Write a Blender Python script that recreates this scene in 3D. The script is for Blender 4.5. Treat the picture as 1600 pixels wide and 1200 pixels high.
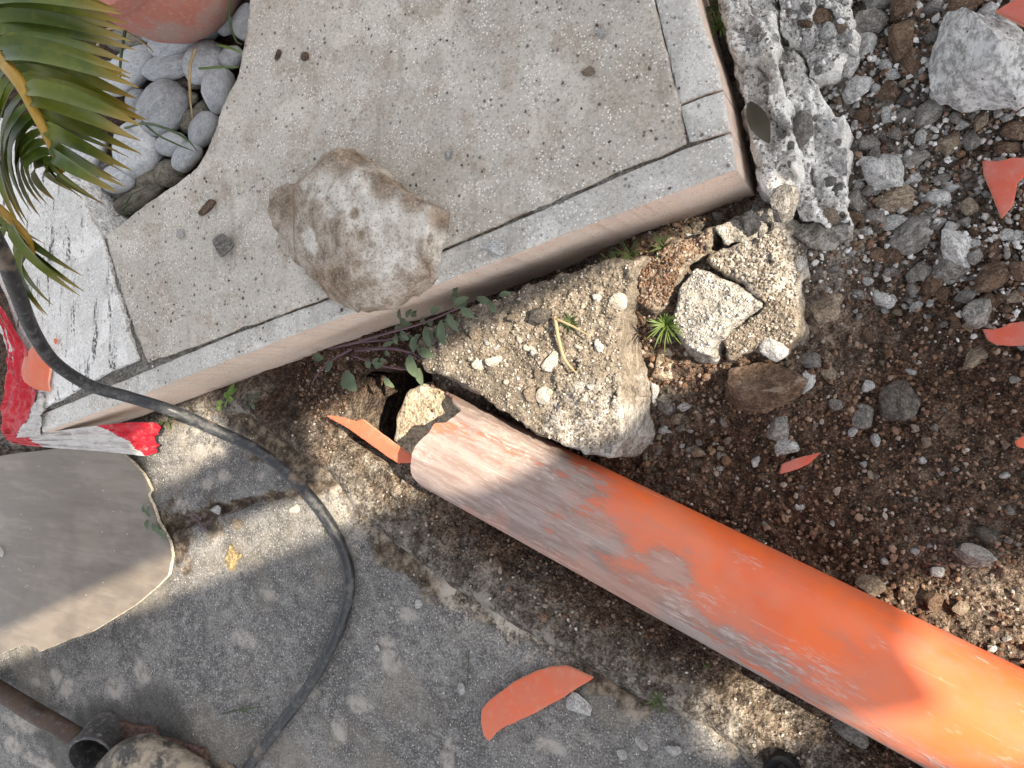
import bpy, math, random
import numpy as np
from mathutils import Vector, Matrix

random.seed(7); rng = np.random.default_rng(7)
for o in list(bpy.data.objects): bpy.data.objects.remove(o)
scene = bpy.context.scene
COL = scene.collection

# ------------------------------------------------------------------ camera, sky, sun, exposure
H = 1.10; TH = math.radians(27.0); FP = 1150.0
cam_d = bpy.data.cameras.new('camera'); cam = bpy.data.objects.new('camera', cam_d); COL.objects.link(cam)
cam.location = (0, 0, H)
R_ = Vector((math.cos(TH), 0, -math.sin(TH))); U_ = Vector((0, 1, 0)); F_ = Vector((-math.sin(TH), 0, -math.cos(TH)))
cam.rotation_euler = Matrix((R_, U_, -F_)).transposed().to_euler()
cam_d.sensor_width = 36.0; cam_d.lens = 36.0 * FP / 1600.0
cam_d.clip_start = 0.02; cam_d.clip_end = 400
cam_d.dof.use_dof = True; cam_d.dof.focus_distance = 1.14; cam_d.dof.aperture_fstop = 18.0
scene.camera = cam
scene.render.filter_size = 1.0
scene.cycles.use_denoising = True; scene.cycles.denoising_prefilter = 'NONE'; scene.cycles.max_bounces = 5; scene.cycles.diffuse_bounces = 3; scene.cycles.glossy_bounces = 2; scene.cycles.caustics_reflective = False; scene.cycles.caustics_refractive = False

SUN_AZ = math.radians(6.0); SUN_EL = math.radians(41.0)
world = bpy.data.worlds.new('World'); scene.world = world; world.use_nodes = True
wn = world.node_tree; bg = wn.nodes['Background']
sky = wn.nodes.new('ShaderNodeTexSky'); sky.sky_type = 'NISHITA'; sky.sun_disc = False
sky.sun_elevation = SUN_EL; sky.sun_rotation = math.pi / 2 - SUN_AZ; sky.dust_density = 2.0; sky.ozone_density = 1.0
hs = wn.nodes.new('ShaderNodeHueSaturation'); hs.inputs['Saturation'].default_value = 0.22
wn.links.new(sky.outputs[0], hs.inputs['Color']); wn.links.new(hs.outputs[0], bg.inputs['Color'])
bg.inputs['Strength'].default_value = 0.115
sun_d = bpy.data.lights.new('sun', 'SUN'); sun_d.energy = 3.9; sun_d.angle = math.radians(0.55); sun_d.color = (1.0, 0.88, 0.70)
sun = bpy.data.objects.new('sun', sun_d); COL.objects.link(sun)
SD = Vector((math.cos(SUN_EL) * math.cos(SUN_AZ), math.cos(SUN_EL) * math.sin(SUN_AZ), math.sin(SUN_EL)))
sun.rotation_euler = SD.to_track_quat('Z', 'Y').to_euler(); sun.location = SD * 20
vs = scene.view_settings; vs.view_transform = 'Standard'; vs.look = 'None'; vs.exposure = 1.72; vs.gamma = 1.0

# ------------------------------------------------------------------ maths helpers
def PX(u, v, z=0.0):
    """point of the place at height z that the camera sees at photo pixel (u, v)"""
    u = np.asarray(u, float); v = np.asarray(v, float); z = np.asarray(z, float)
    xc = (u - 800) / FP; yc = (600 - v) / FP
    dx = xc * R_.x + F_.x; dz = xc * R_.z + F_.z
    t = (z - H) / dz
    return np.stack([dx * t, yc * t, z + 0 * t], -1)
def poly(px, z=0.0): return np.array([PX(u, v, z)[:2] for u, v in px])
def mpp(u, v, z=0.0):
    a = PX(u - .5, v, z); b = PX(u + .5, v, z); c = PX(u, v - .5, z); d = PX(u, v + .5, z)
    return np.linalg.norm(a - b), np.linalg.norm(c - d)
def _hash(ix, iy, iz, seed):
    h = (ix.astype(np.int64) * 374761393 + iy.astype(np.int64) * 668265263 + iz.astype(np.int64) * 2147483647 + seed * 144665) & 0xffffffff
    h = ((h ^ (h >> 13)) * 1274126177) & 0xffffffff
    return ((h ^ (h >> 16)) & 0xffff) / 65535.0
def vnoise(x, y, z=0.0, seed=0):
    x = np.asarray(x, float); y = np.asarray(y, float); z = np.asarray(z, float) + 0 * x
    ix = np.floor(x); iy = np.floor(y); iz = np.floor(z); fx = x - ix; fy = y - iy; fz = z - iz
    sx = fx * fx * (3 - 2 * fx); sy = fy * fy * (3 - 2 * fy); sz = fz * fz * (3 - 2 * fz)
    def c(a, b, d): return _hash(ix + a, iy + b, iz + d, seed)
    l = lambda a, b, t: a + (b - a) * t
    r0 = l(l(c(0,0,0), c(1,0,0), sx), l(c(0,1,0), c(1,1,0), sx), sy)
    r1 = l(l(c(0,0,1), c(1,0,1), sx), l(c(0,1,1), c(1,1,1), sx), sy)
    return l(r0, r1, sz) * 2 - 1
def fbm(x, y, z=0.0, oct=4, seed=0, gain=.5):
    s = 0; a = 1; t = 0
    for k in range(oct):
        s = s + a * vnoise(x * 2**k + 13.7 * k, y * 2**k - 7.1 * k, np.asarray(z) * 2**k + 3.3 * k, seed + k); t += a; a *= gain
    return s / t
def sstep(a, b, x):
    t = np.clip((x - a) / (b - a), 0, 1); return t * t * (3 - 2 * t)
def sdf(X, Y, pl):
    """signed distance to a polygon, positive inside"""
    X = np.asarray(X, float); Y = np.asarray(Y, float)
    d = np.full(X.shape, 1e9); ins = np.zeros(X.shape, bool); n = len(pl)
    for i in range(n):
        a = pl[i]; b = pl[(i + 1) % n]; e = b - a
        wx = X - a[0]; wy = Y - a[1]; t = np.clip((wx * e[0] + wy * e[1]) / max(e @ e, 1e-12), 0, 1)
        d = np.minimum(d, (wx - e[0] * t)**2 + (wy - e[1] * t)**2)
        c = ((a[1] > Y) != (b[1] > Y))
        with np.errstate(divide='ignore', invalid='ignore'):
            xi = (b[0] - a[0]) * (Y - a[1]) / (b[1] - a[1] + (1e-15)) + a[0]
        ins ^= c & (X < xi)
    return np.where(ins, 1, -1) * np.sqrt(d)
def plates(x, y, sx, sy, seed=0, ang=0.0):
    """broken plates: a height in -1..1 that is flat-ish inside each cell and jumps at the joints"""
    ca, sa = math.cos(ang), math.sin(ang); u = (x * ca + y * sa) / sx; v = (-x * sa + y * ca) / sy
    u = u + .25 * vnoise(u * 2.3, v * 2.3, seed=seed + 5); v = v + .25 * vnoise(u * 2.3 + 9, v * 2.3, seed=seed + 6)
    iu = np.floor(u); iv = np.floor(v); best = np.full(np.shape(x), 1e9); hgt = np.zeros(np.shape(x)); zz = np.zeros(np.shape(x))
    for a in (-1, 0, 1):
        for b in (-1, 0, 1):
            cu = iu + a; cv = iv + b; pu = cu + _hash(cu, cv, zz, seed); pv = cv + _hash(cu, cv, zz, seed + 1); d = (u - pu)**2 + (v - pv)**2
            h = _hash(cu, cv, zz, seed + 2) * 2 - 1 + (u - pu) * (_hash(cu, cv, zz, seed + 3) * 2 - 1) * .9 + (v - pv) * (_hash(cu, cv, zz, seed + 4) * 2 - 1) * .9
            k = d < best; best = np.where(k, d, best); hgt = np.where(k, h, hgt)
    return hgt
def pline(X, Y, pts):
    """distance to an open polyline"""
    d = np.full(np.shape(X), 1e9)
    for a, b in zip(pts[:-1], pts[1:]):
        e = b - a; wx = X - a[0]; wy = Y - a[1]; t = np.clip((wx * e[0] + wy * e[1]) / max(e @ e, 1e-12), 0, 1)
        d = np.minimum(d, (wx - e[0] * t)**2 + (wy - e[1] * t)**2)
    return np.sqrt(d)
def smooth_path(pts, n=12):
    pts = np.array(pts, float); P = np.vstack([2 * pts[0] - pts[1], pts, 2 * pts[-1] - pts[-2]]); out = []
    for i in range(1, len(P) - 2):
        for k in range(n):
            t = k / n; a, b, c, d = P[i-1], P[i], P[i+1], P[i+2]
            out.append(.5 * ((2*b) + (-a + c) * t + (2*a - 5*b + 4*c - d) * t*t + (-a + 3*b - 3*c + d) * t**3))
    out.append(P[-2]); return np.array(out)

# ------------------------------------------------------------------ object helpers
def tag(o, label=None, cat=None, group=None, kind=None):
    if label: o['label'] = label
    if cat: o['category'] = cat
    if group: o['group'] = group
    if kind: o['kind'] = kind
    return o
def thing(name, label, cat, loc=(0, 0, 0), group=None):
    o = bpy.data.objects.new(name, None); COL.objects.link(o); o.location = loc; o.empty_display_size = .05
    return tag(o, label, cat, group)
def mesh(name, V, F, mats, parent=None, smooth=True, attrs=None, fmat=None, angle=None):
    V = np.asarray(V, float)
    if parent is not None: V = V - np.array(parent.location)
    me = bpy.data.meshes.new(name)
    if isinstance(F, np.ndarray):
        k = F.shape[1]; me.vertices.add(len(V)); me.vertices.foreach_set('co', V.astype(np.float32).ravel())
        me.loops.add(F.size); me.loops.foreach_set('vertex_index', F.astype(np.int32).ravel())
        me.polygons.add(len(F)); me.polygons.foreach_set('loop_start', np.arange(0, F.size, k, dtype=np.int32))
        me.polygons.foreach_set('loop_total', np.full(len(F), k, np.int32)); me.update(calc_edges=True)
    else:
        me.from_pydata([tuple(v) for v in V], [], F)
    me.validate()
    for m in (mats if isinstance(mats, (list, tuple)) else [mats]): me.materials.append(m)
    if fmat is not None: me.polygons.foreach_set('material_index', np.asarray(fmat, np.int32))
    me.polygons.foreach_set('use_smooth', np.full(len(me.polygons), smooth, bool))
    for k, a in (attrs or {}).items():
        at = me.attributes.new(k, 'FLOAT', 'POINT'); at.data.foreach_set('value', np.asarray(a, np.float32).ravel())
    if angle is not None and smooth: me.set_sharp_from_angle(angle=math.radians(angle))
    me.update()
    o = bpy.data.objects.new(name, me); COL.objects.link(o)
    if parent is not None: o.parent = parent
    return o
def axis_coords(lo, hi, res, dlo=None, dhi=None):
    """grid lines: even inside the dense span, growing outside it"""
    dlo = lo if dlo is None else max(lo, dlo); dhi = hi if dhi is None else min(hi, dhi)
    c = list(np.arange(dlo, dhi + res * .5, res)); s = res
    while c[-1] < hi - 1e-6: s *= 1.3; c.append(min(hi, c[-1] + s))
    s = res
    while c[0] > lo + 1e-6: s *= 1.3; c.insert(0, max(lo, c[0] - s))
    return np.array(c)
DENSE = (-2.25, .36, -1.15, 1.15)
def relief(name, pl, ztop, zbot, res, mats, parent=None, rnd=.006, edge=.0, efreq=30, flare=0.0, rough=0.0, rows=3, attrs=None, shell=None, seed=0, side=0, angle=None):
    """solid with outline pl, top surface ztop(x, y), rounded arris and (rough) sides down to zbot"""
    ex = .02
    xs = axis_coords(pl[:,0].min() - ex, pl[:,0].max() + ex, res, DENSE[0], DENSE[1]); ys = axis_coords(pl[:,1].min() - ex, pl[:,1].max() + ex, res, DENSE[2], DENSE[3])
    X, Y = np.meshgrid(xs, ys); e = 1e-4
    nz = lambda x, y: edge * fbm(x * efreq, y * efreq, oct=3, seed=seed + 50) if edge else 0
    S = sdf(X, Y, pl) + nz(X, Y)
    ins = S > 0; ny, nx = X.shape
    cell = ins[:-1,:-1] | ins[1:,:-1] | ins[:-1,1:] | ins[1:,1:]
    use = np.zeros_like(ins); use[:-1,:-1] |= cell; use[1:,:-1] |= cell; use[:-1,1:] |= cell; use[1:,1:] |= cell
    gx = np.gradient(S, axis=1) / np.gradient(X, axis=1); gy = np.gradient(S, axis=0) / np.gradient(Y, axis=0); gl = np.maximum(np.hypot(gx, gy), 1e-6); gx /= gl; gy /= gl
    mv = use & ~ins
    X = np.where(mv, X - gx * S, X); Y = np.where(mv, Y - gy * S, Y); S = np.where(mv, 0, S)
    idx = -np.ones(ins.shape, int); idx[use] = np.arange(use.sum())
    x = X[use]; y = Y[use]; s = np.clip(S[use], 0, None)
    z = ztop(x, y)
    if rnd: q = 1 - np.minimum(s / rnd, 1); z = z - rnd * (1 - np.sqrt(np.maximum(1 - q * q, 0)))
    V = [np.stack([x, y, z], -1)]
    jj, ii = np.nonzero(cell)
    Fq = np.stack([idx[jj, ii], idx[jj, ii+1], idx[jj+1, ii+1], idx[jj+1, ii]], -1); Fs = [Fq]; fm = [np.zeros(len(Fq), int)]
    E = np.concatenate([Fq[:, [k, (k+1) % 4]] for k in range(4)]); key = np.sort(E, 1); _, inv, cnt = np.unique(key, axis=0, return_inverse=True, return_counts=True)
    B = E[cnt[inv.ravel()] == 1]; bv = np.unique(B); rem = -np.ones(len(x), int); rem[bv] = np.arange(len(bv))
    ox = -gx[use][bv]; oy = -gy[use][bv]; bx = x[bv]; by = y[bv]; bz = z[bv]; zb = (bz - shell) if shell else np.full(len(bv), zbot)
    off = len(x); prev = bv; A = {k: [np.asarray(f(x, y, s)) + 0 * x] for k, f in (attrs or {}).items()}
    nr = 1 if shell else rows
    for r in range(1, nr + 1):
        t = r / nr; zz = bz + (zb - bz) * t
        d = flare * t + (rough * fbm(bx * 25, by * 25, zz * 25, oct=3, seed=seed + 9) if rough else 0)
        V.append(np.stack([bx + ox * d, by + oy * d, zz], -1)); cur = off + np.arange(len(bv)); off += len(bv)
        a = prev[rem[B[:,0]]] if r > 1 else B[:,0]; b = prev[rem[B[:,1]]] if r > 1 else B[:,1]
        Fs.append(np.stack([a, cur[rem[B[:,0]]], cur[rem[B[:,1]]], b], -1)); fm.append(np.full(len(B), side)); prev = cur
        for k in A: A[k].append(A[k][0][bv])
    if shell:
        V.append(np.stack([x, y, z - shell], -1)); Fs.append(Fq[:, ::-1] + off); fm.append(np.zeros(len(Fq), int))
        for k in A: A[k].append(A[k][0])
    o = mesh(name, np.concatenate(V), np.concatenate(Fs), mats, parent, True, {k: np.concatenate(v) for k, v in A.items()}, np.concatenate(fm), angle)
    return o
def tube(path, radius, n=14, caps=True):
    path = np.asarray(path, float); m = len(path); rad = np.broadcast_to(np.asarray(radius, float), (m,))
    T = np.gradient(path, axis=0); T /= np.linalg.norm(T, axis=1)[:, None]
    up = np.array([0, 0, 1.0]) if abs(T[0][2]) < .9 else np.array([1.0, 0, 0]); V = []
    nrm = np.cross(T[0], up); nrm /= np.linalg.norm(nrm)
    for i in range(m):
        nrm = nrm - T[i] * (nrm @ T[i]); nrm /= np.linalg.norm(nrm); b = np.cross(T[i], nrm)
        for k in range(n):
            a = 2 * math.pi * k / n; V.append(path[i] + rad[i] * (math.cos(a) * nrm + math.sin(a) * b))
    F = [(i*n + k, i*n + (k+1) % n, (i+1)*n + (k+1) % n, (i+1)*n + k) for i in range(m-1) for k in range(n)]
    if caps: F += [tuple(range(n))[::-1], tuple((m-1)*n + k for k in range(n))]
    return np.array(V), F
def ico(sub):
    import bmesh
    bm = bmesh.new(); bmesh.ops.create_icosphere(bm, subdivisions=sub, radius=1.0)
    V = np.array([v.co[:] for v in bm.verts]); F = np.array([[v.index for v in f.verts] for f in bm.faces]); bm.free(); return V, F

# ------------------------------------------------------------------ node helpers
class NT:
    def __init__(s, name):
        s.m = bpy.data.materials.new(name); s.m.use_nodes = True; s.t = s.m.node_tree; s.b = s.t.nodes['Principled BSDF']
        s.b.inputs['Specular IOR Level'].default_value = .25; s._co = None
    def n(s, t): return s.t.nodes.new(t)
    def put(s, sock, v):
        if hasattr(v, 'is_output'): s.t.links.new(v, sock)
        elif isinstance(v, (tuple, list)) and len(v) == 3 and sock.type == 'RGBA': sock.default_value = (*v, 1)
        else: sock.default_value = v
    def co(s):
        if s._co is None: s._co = s.n('ShaderNodeTexCoord').outputs['Object']
        return s._co
    def map(s, scale=(1, 1, 1), rot=(0, 0, 0), vec=None):
        q = s.n('ShaderNodeMapping'); s.put(q.inputs['Vector'], vec or s.co()); q.inputs['Scale'].default_value = scale; q.inputs['Rotation'].default_value = rot; return q.outputs[0]
    def noise(s, scale, detail=4, rough=.6, vec=None, dist=0.0):
        q = s.n('ShaderNodeTexNoise'); s.put(q.inputs['Vector'], vec or s.co()); q.inputs['Scale'].default_value = scale; q.inputs['Detail'].default_value = detail
        q.inputs['Roughness'].default_value = rough; q.inputs['Distortion'].default_value = dist; return q.outputs['Fac']
    def voro(s, scale, feat='F1', out='Distance', vec=None, rand=1.0):
        q = s.n('ShaderNodeTexVoronoi'); q.feature = feat; s.put(q.inputs['Vector'], vec or s.co()); q.inputs['Scale'].default_value = scale; q.inputs['Randomness'].default_value = rand; return q.outputs[out]
    def step(s, x, a, b, lo=0.0, hi=1.0):
        q = s.n('ShaderNodeMapRange'); q.interpolation_type = 'SMOOTHSTEP'; s.put(q.inputs['Value'], x)
        for k, v in zip(('From Min', 'From Max', 'To Min', 'To Max'), (a, b, lo, hi)): s.put(q.inputs[k], v)
        return q.outputs[0]
    def math(s, op, a, b=0.0, c=None):
        q = s.n('ShaderNodeMath'); q.operation = op; s.put(q.inputs[0], a); s.put(q.inputs[1], b)
        if c is not None: s.put(q.inputs[2], c)
        return q.outputs[0]
    def mix(s, f, a, b, mode='MIX'):
        q = s.n('ShaderNodeMix'); q.data_type = 'RGBA'; q.blend_type = mode; s.put(q.inputs[0], f); s.put(q.inputs[6], a); s.put(q.inputs[7], b); return q.outputs[2]
    def ramp(s, x, stops):
        q = s.n('ShaderNodeValToRGB'); e = q.color_ramp.elements
        while len(e) < len(stops): e.new(.5)
        for k, (p, c) in enumerate(stops): e[k].position = p; e[k].color = (*c, 1)
        s.put(q.inputs[0], x); return q.outputs[0]
    def attr(s, name):
        q = s.n('ShaderNodeAttribute'); q.attribute_name = name; return q.outputs['Fac']
    def obrand(s): return s.n('ShaderNodeObjectInfo').outputs['Random']
    def island(s): return s.n('ShaderNodeNewGeometry').outputs['Random Per Island']
    def bump(s, *layers):
        prev = None
        for h, dist, st in layers:
            q = s.n('ShaderNodeBump'); s.put(q.inputs['Height'], h); q.inputs['Distance'].default_value = dist; q.inputs['Strength'].default_value = st
            if prev is not None: s.put(q.inputs['Normal'], prev)
            prev = q.outputs[0]
        s.put(s.b.inputs['Normal'], prev)
    def out(s, col, rough=.9, **kw):
        s.put(s.b.inputs['Base Color'], col); s.put(s.b.inputs['Roughness'], rough)
        for k, v in kw.items(): s.put(s.b.inputs[k.replace('_', ' ')], v)
        return s.m
def vary(c, k): return tuple(min(1, max(0, x * k)) for x in c)
def mineral(name, base, alt, sc=12.0, soft=1.0, speck=None, pale=None, bump=.004, contrast=(.42, .58), rand=0.0, grain=220, rough=.92):
    n = NT(name); vec = n.co()
    if rand:
        a = n.n('ShaderNodeVectorMath'); a.operation = 'ADD'; n.put(a.inputs[0], vec); q = n.n('ShaderNodeCombineXYZ'); r = n.math('MULTIPLY', n.obrand(), 37.0)
        for k in range(3): n.put(q.inputs[k], r)
        n.put(a.inputs[1], q.outputs[0]); vec = a.outputs[0]
    big = n.noise(sc, 3, .62, vec); mid = n.noise(sc * 5, 4, .68, vec); fine = n.noise(grain, 2, .7, vec)
    c = n.mix(n.step(big, *contrast), base, alt)
    c = n.mix(n.step(mid, .48, .62, 0, .65 * soft), c, vary(base, 1.4))
    c = n.mix(n.step(mid, .50, .36, 0, .65 * soft), c, vary(alt, .5))
    c = n.mix(n.step(fine, .50, .36, 0.0, .55 * soft), c, vary(alt, .45)); c = n.mix(n.step(fine, .53, .64, 0, .4), c, vary(base, 1.5))
    if pale: c = n.mix(n.step(n.noise(sc * 2.2, 3, .6, vec, .6), .56, .66, 0, .75), c, pale)
    if speck:
        v = n.voro(sc * 9, vec=vec); k = n.noise(sc * 6, 2, .5, vec)
        c = n.mix(n.math('MULTIPLY', n.step(v, .22, .12), n.step(k, .5, .6)), c, speck)
    if rand:
        r = n.step(n.obrand(), 0, 1, 1 - rand, 1 + rand * .5); c = n.mix(1.0, c, n.ramp(n.obrand(), [(0, (1 - rand,) * 3), (1, (1, 1, 1))]), 'MULTIPLY')
    n.bump((n.math('ADD', mid, n.math('MULTIPLY', fine, .3)), bump * 2.0, 1.0))
    return n.out(c, rough)

# ------------------------------------------------------------------ the lie of the land
ZP = 0.015; PR = 0.083                                    # pipe axis height and radius
PA = PX(760, 727, ZP); PB = PX(1440, 1080, ZP); PD = (PB - PA) / np.linalg.norm(PB - PA); PN = np.array([-PD[1], PD[0], 0])   # PN points to the upper right side
ZT = 0.14                                                  # top of the stone step
SLAB = poly([(-420, 640), (-200, 700), (60, 690), (200, 660), (300, 630), (385, 628), (430, 670), (522, 730), (562, 788), (618, 838), (706, 902), (778, 944), (858, 994), (948, 1046), (1026, 1086), (1104, 1118), (1166, 1160), (1206, 1220), (1260, 1330), (1300, 1700), (500, 1900), (-420, 1500)])
STEP = poly([(62, 676), (300, 584), (520, 500), (700, 437), (850, 378), (1151, 264), (1122, 140), (1088, 0), (1040, -200), (900, -700), (-300, -600), (-150, 200), (0, 420), (30, 520)], ZT)
BED = poly([(396, -60), (383, 60), (370, 120), (345, 170), (325, 230), (305, 262), (270, 290), (235, 312), (200, 340), (158, 368), (100, 272), (40, 200), (-150, 120), (-200, -300), (420, -350)], ZT)
LIP = poly([(392, 640), (430, 600), (480, 572), (560, 540), (640, 526), (662, 556), (618, 578), (584, 576), (560, 588), (547, 612), (541, 645), (538, 674), (530, 694), (525, 732), (500, 735), (430, 690)], -.01)
HOLE = poly([(534, 690), (538, 640), (555, 580), (640, 575), (668, 560), (670, 620), (640, 720), (600, 724)], -.01)
def G0(x, y): return G(x, y, False)
def GL(x, y): return np.where(sdf(x, y, LIP) > .002, G0(x, y), G(x, y))
def G(x, y, cavity=True):
    x = np.asarray(x, float); y = np.asarray(y, float)
    d = (x - PA[0]) * PN[0] + (y - PA[1]) * PN[1]; s = (x - PA[0]) * PD[0] + (y - PA[1]) * PD[1]
    lo = fbm(x * 5, y * 5, oct=3, seed=3); mi = fbm(x * 22, y * 22, oct=3, seed=11); fi = fbm(x * 90, y * 90, oct=3, seed=21)
    z = -.05 + .018 * lo
    pile = PX(1480, 60, 0); z = z + .05 * np.exp(-(((x - pile[0]) / .28)**2 + ((y - pile[1]) / .22)**2))
    up = sstep(.10, .30, d) * sstep(-.35, -.05, s); z = z + .02 * up
    for (u, v, r, hgt) in ((1175, 600, .10, .03), (1030, 440, .10, .07), (1230, 430, .09, .05), (1560, 960, .06, .035), (1290, 350, .08, .02), (1540, 430, .09, .02)):
        c = PX(u, v, 0); z = z + hgt * np.exp(-((x - c[0])**2 + (y - c[1])**2) / r**2)
    # trench along the pipe with the bank on the slab side
    w = np.abs(d); along = sstep(-.17, -.06, s)
    bank = np.where(d < 0, sstep(.075, .17, w), sstep(.08, .19, w) * .55)
    tz = np.where(d < 0, -.085 + .085 * bank, -.062 + .03 * bank); z = z + along * sstep(.26, .15, w) * (tz - z)
    lit = sstep(-.03, -.09, s) * sstep(.22, .12, w); z = z + lit * (-.018 - z)
    gr = fbm(x * 260, y * 260, oct=2, seed=77); z = z + .011 * mi + .007 * fi + .0026 * gr
    ss = sdf(x, y, SLAB); z = np.where(ss > -.05, z + sstep(-.05, .0, ss) * (.002 + .006 * mi - z) * (1 - along * sstep(.13, .08, w)), z)
    z = z + sstep(.0, .05, ss) * (-.03 - z)
    st = sdf(x, y, STEP); z = z + sstep(-.01, .03, st) * (-.03 - z)
    sb = sdf(x, y, BED); z = z + sstep(-.02, .02, sb) * (.035 + .02 * mi - z)
    far = sstep(1.2, 2.5, np.hypot(x + .6, y)); z = z + far * (-.04 - z)
    if not cavity: return z
    cv = np.maximum(sdf(x, y, LIP) - .012, sdf(x, y, HOLE)); return z + sstep(-.002, .008, cv) * (-.42 - z)
def drop(u, v, f=None):
    z = 0.0
    for _ in range(5): p = PX(u, v, z); z = float((f or G)(p[:1], p[1:2])[0])
    return PX(u, v, z)

# ------------------------------------------------------------------ materials
def soil_mat():
    n = NT('soil'); gry = n.attr('gry'); tan = n.attr('tan'); dark = n.attr('dark')
    big = n.noise(9, 4, .65); mid = n.noise(55, 4, .7); fine = n.noise(320, 4, .7); v = n.voro(140)
    brown = n.ramp(mid, [(.36, (.019, .010, .006)), (.5, (.076, .044, .028)), (.64, (.165, .106, .073))])
    red = n.ramp(mid, [(.36, (.025, .012, .007)), (.5, (.095, .047, .028)), (.64, (.19, .108, .066))])
    c = n.mix(n.step(big, .4, .62), brown, red)
    sand = n.ramp(mid, [(.36, (.09, .064, .044)), (.5, (.27, .213, .157)), (.62, (.45, .385, .315))])
    grey = n.ramp(mid, [(.36, (.045, .038, .032)), (.5, (.15, .13, .11)), (.64, (.33, .305, .275))])
    sand = n.mix(n.step(n.noise(16, 3, .6), .45, .6), sand, grey)
    c = n.mix(tan, c, sand); c = n.mix(n.step(n.math('ADD', gry, n.math('MULTIPLY', n.math('SUBTRACT', big, .5), .8)), .3, .75, 0, .9), c, grey)
    c = n.mix(n.step(fine, .5, .64, 0, .6), c, n.mix(.5, c, (.34, .27, .21))); c = n.mix(n.step(fine, .5, .36, 0, .6), c, n.mix(.75, c, (.01, .006, .004)))
    c = n.mix(n.step(n.noise(200, 2, .6), .52, .40, 0, .55), c, (.012, .007, .005))
    c = n.mix(n.math('MULTIPLY', n.math('MULTIPLY', tan, gry), n.step(n.noise(17, 4, .7), .50, .60)), c, (.43, .39, .335))
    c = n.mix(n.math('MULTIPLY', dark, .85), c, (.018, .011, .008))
    n.bump((n.math('ADD', mid, n.math('ADD', n.math('MULTIPLY', v, .35), n.math('MULTIPLY', fine, .3))), .016, 1.0)); return n.out(c, .95)
M_SOIL = soil_mat()
def slab_mat():
    n = NT('path_concrete'); dirt = n.attr('dirt'); pale = n.attr('pale'); blot = n.attr('blot'); dark_patch = n.attr('dark_patch')
    big = n.noise(5, 4, .6); mid = n.noise(38, 4, .7); fine = n.noise(260, 4, .75); v = n.voro(170); k = n.noise(90, 2, .5)
    c = n.mix(n.step(big, .42, .58), (.10, .096, .094), (.155, .148, .142))
    c = n.mix(n.step(mid, .50, .64, 0, .65), c, (.23, .222, .212)); c = n.mix(n.step(mid, .5, .36, 0, .65), c, (.062, .059, .058))
    c = n.mix(n.step(fine, .51, .64, 0, .75), c, (.31, .303, .295)); c = n.mix(n.step(fine, .48, .36, 0, .75), c, (.045, .042, .04))
    c = n.mix(n.math('MULTIPLY', n.step(v, .26, .14), n.step(k, .52, .6)), c, (.55, .53, .50))
    c = n.mix(n.math('MULTIPLY', n.step(n.noise(3.2, 3, .6), .52, .62), .35), c, (.20, .175, .14))
    c = n.mix(n.math('MULTIPLY', blot, n.step(mid, .3, .6, .15, .7)), c, (.36, .33, .295))
    dn = n.noise(24, 4, .7)
    dc = n.ramp(mid, [(.36, (.022, .015, .011)), (.5, (.075, .055, .039)), (.64, (.22, .175, .13))])
    c = n.mix(n.step(n.math('ADD', dirt, n.math('MULTIPLY', n.math('SUBTRACT', dn, .5), 2.0)), .35, .75), c, dc)
    c = n.mix(n.math('MULTIPLY', n.step(pale, 0, 1), n.step(n.math('ADD', dn, n.math('MULTIPLY', n.math('SUBTRACT', fine, .5), .4)), .44, .62)), c, (.45, .41, .355))
    c = n.mix(n.math('MULTIPLY', dark_patch, .62), c, (.028, .024, .022))
    n.bump((mid, .004, .6), (fine, .0016, .9), (v, .0015, .4)); return n.out(c, n.math('SUBTRACT', .92, n.math('MULTIPLY', dark_patch, .25)))
M_SLAB = slab_mat()
def tread_mat(name, base, alt, stain, speckamt=1.0, streak=None):
    n = NT(name); big = n.noise(3.2, 4, .6); mid = n.noise(18, 4, .68); fine = n.noise(240, 4, .75); v = n.voro(75); k = n.noise(40, 3, .5); v2 = n.voro(190)
    c = n.mix(n.step(big, .42, .58), base, alt); c = n.mix(n.step(mid, .50, .64, 0, .6), c, stain)
    c = n.mix(n.step(n.noise(7, 3, .62, None, .8), .52, .62, 0, .6), c, vary(base, 1.25))
    c = n.mix(n.step(fine, .46, .34, 0, .75), c, vary(alt, .38)); c = n.mix(n.step(fine, .54, .66, 0, .6), c, vary(base, 1.45))
    c = n.mix(n.math('MULTIPLY', n.math('MULTIPLY', n.step(v, .30, .10), n.step(k, .51, .60)), .9 * speckamt), c, (.055, .045, .037))
    c = n.mix(n.math('MULTIPLY', n.step(v2, .34, .14), n.step(n.noise(23, 3, .6), .46, .55)), c, (.76, .73, .68))
    smudge = n.noise(30, 4, .6, n.map((1, .22, 1), (0, 0, .5))); c = n.mix(n.step(smudge, .58, .70, 0, .35), c, vary(stain, .62))
    if streak:
        st = n.noise(28, 4, .75, n.map((1.0, .16, 1), (0, 0, streak))); pit = n.math('MULTIPLY', n.step(st, .545, .62), n.step(n.noise(150, 3, .6), .44, .52))
        c = n.mix(n.math('MULTIPLY', pit, .92), c, (.07, .065, .06)); n.bump((pit, -.004, .9), (fine, .001, .7))
    else: n.bump((mid, .003, .4), (fine, .0012, .8), (v, -.0008, .4))
    return n.out(c, .93)
M_TREAD = tread_mat('dusty_tread_stone', (.455, .42, .368), (.385, .35, .30), (.33, .275, .215))
M_BORDER = tread_mat('dusty_border_stone', (.50, .48, .45), (.43, .41, .38), (.36, .32, .28), .8)
M_WHITE = tread_mat('pitted_white_stone', (.60, .585, .56), (.52, .505, .48), (.46, .43, .40), .6, streak=-.42)
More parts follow.
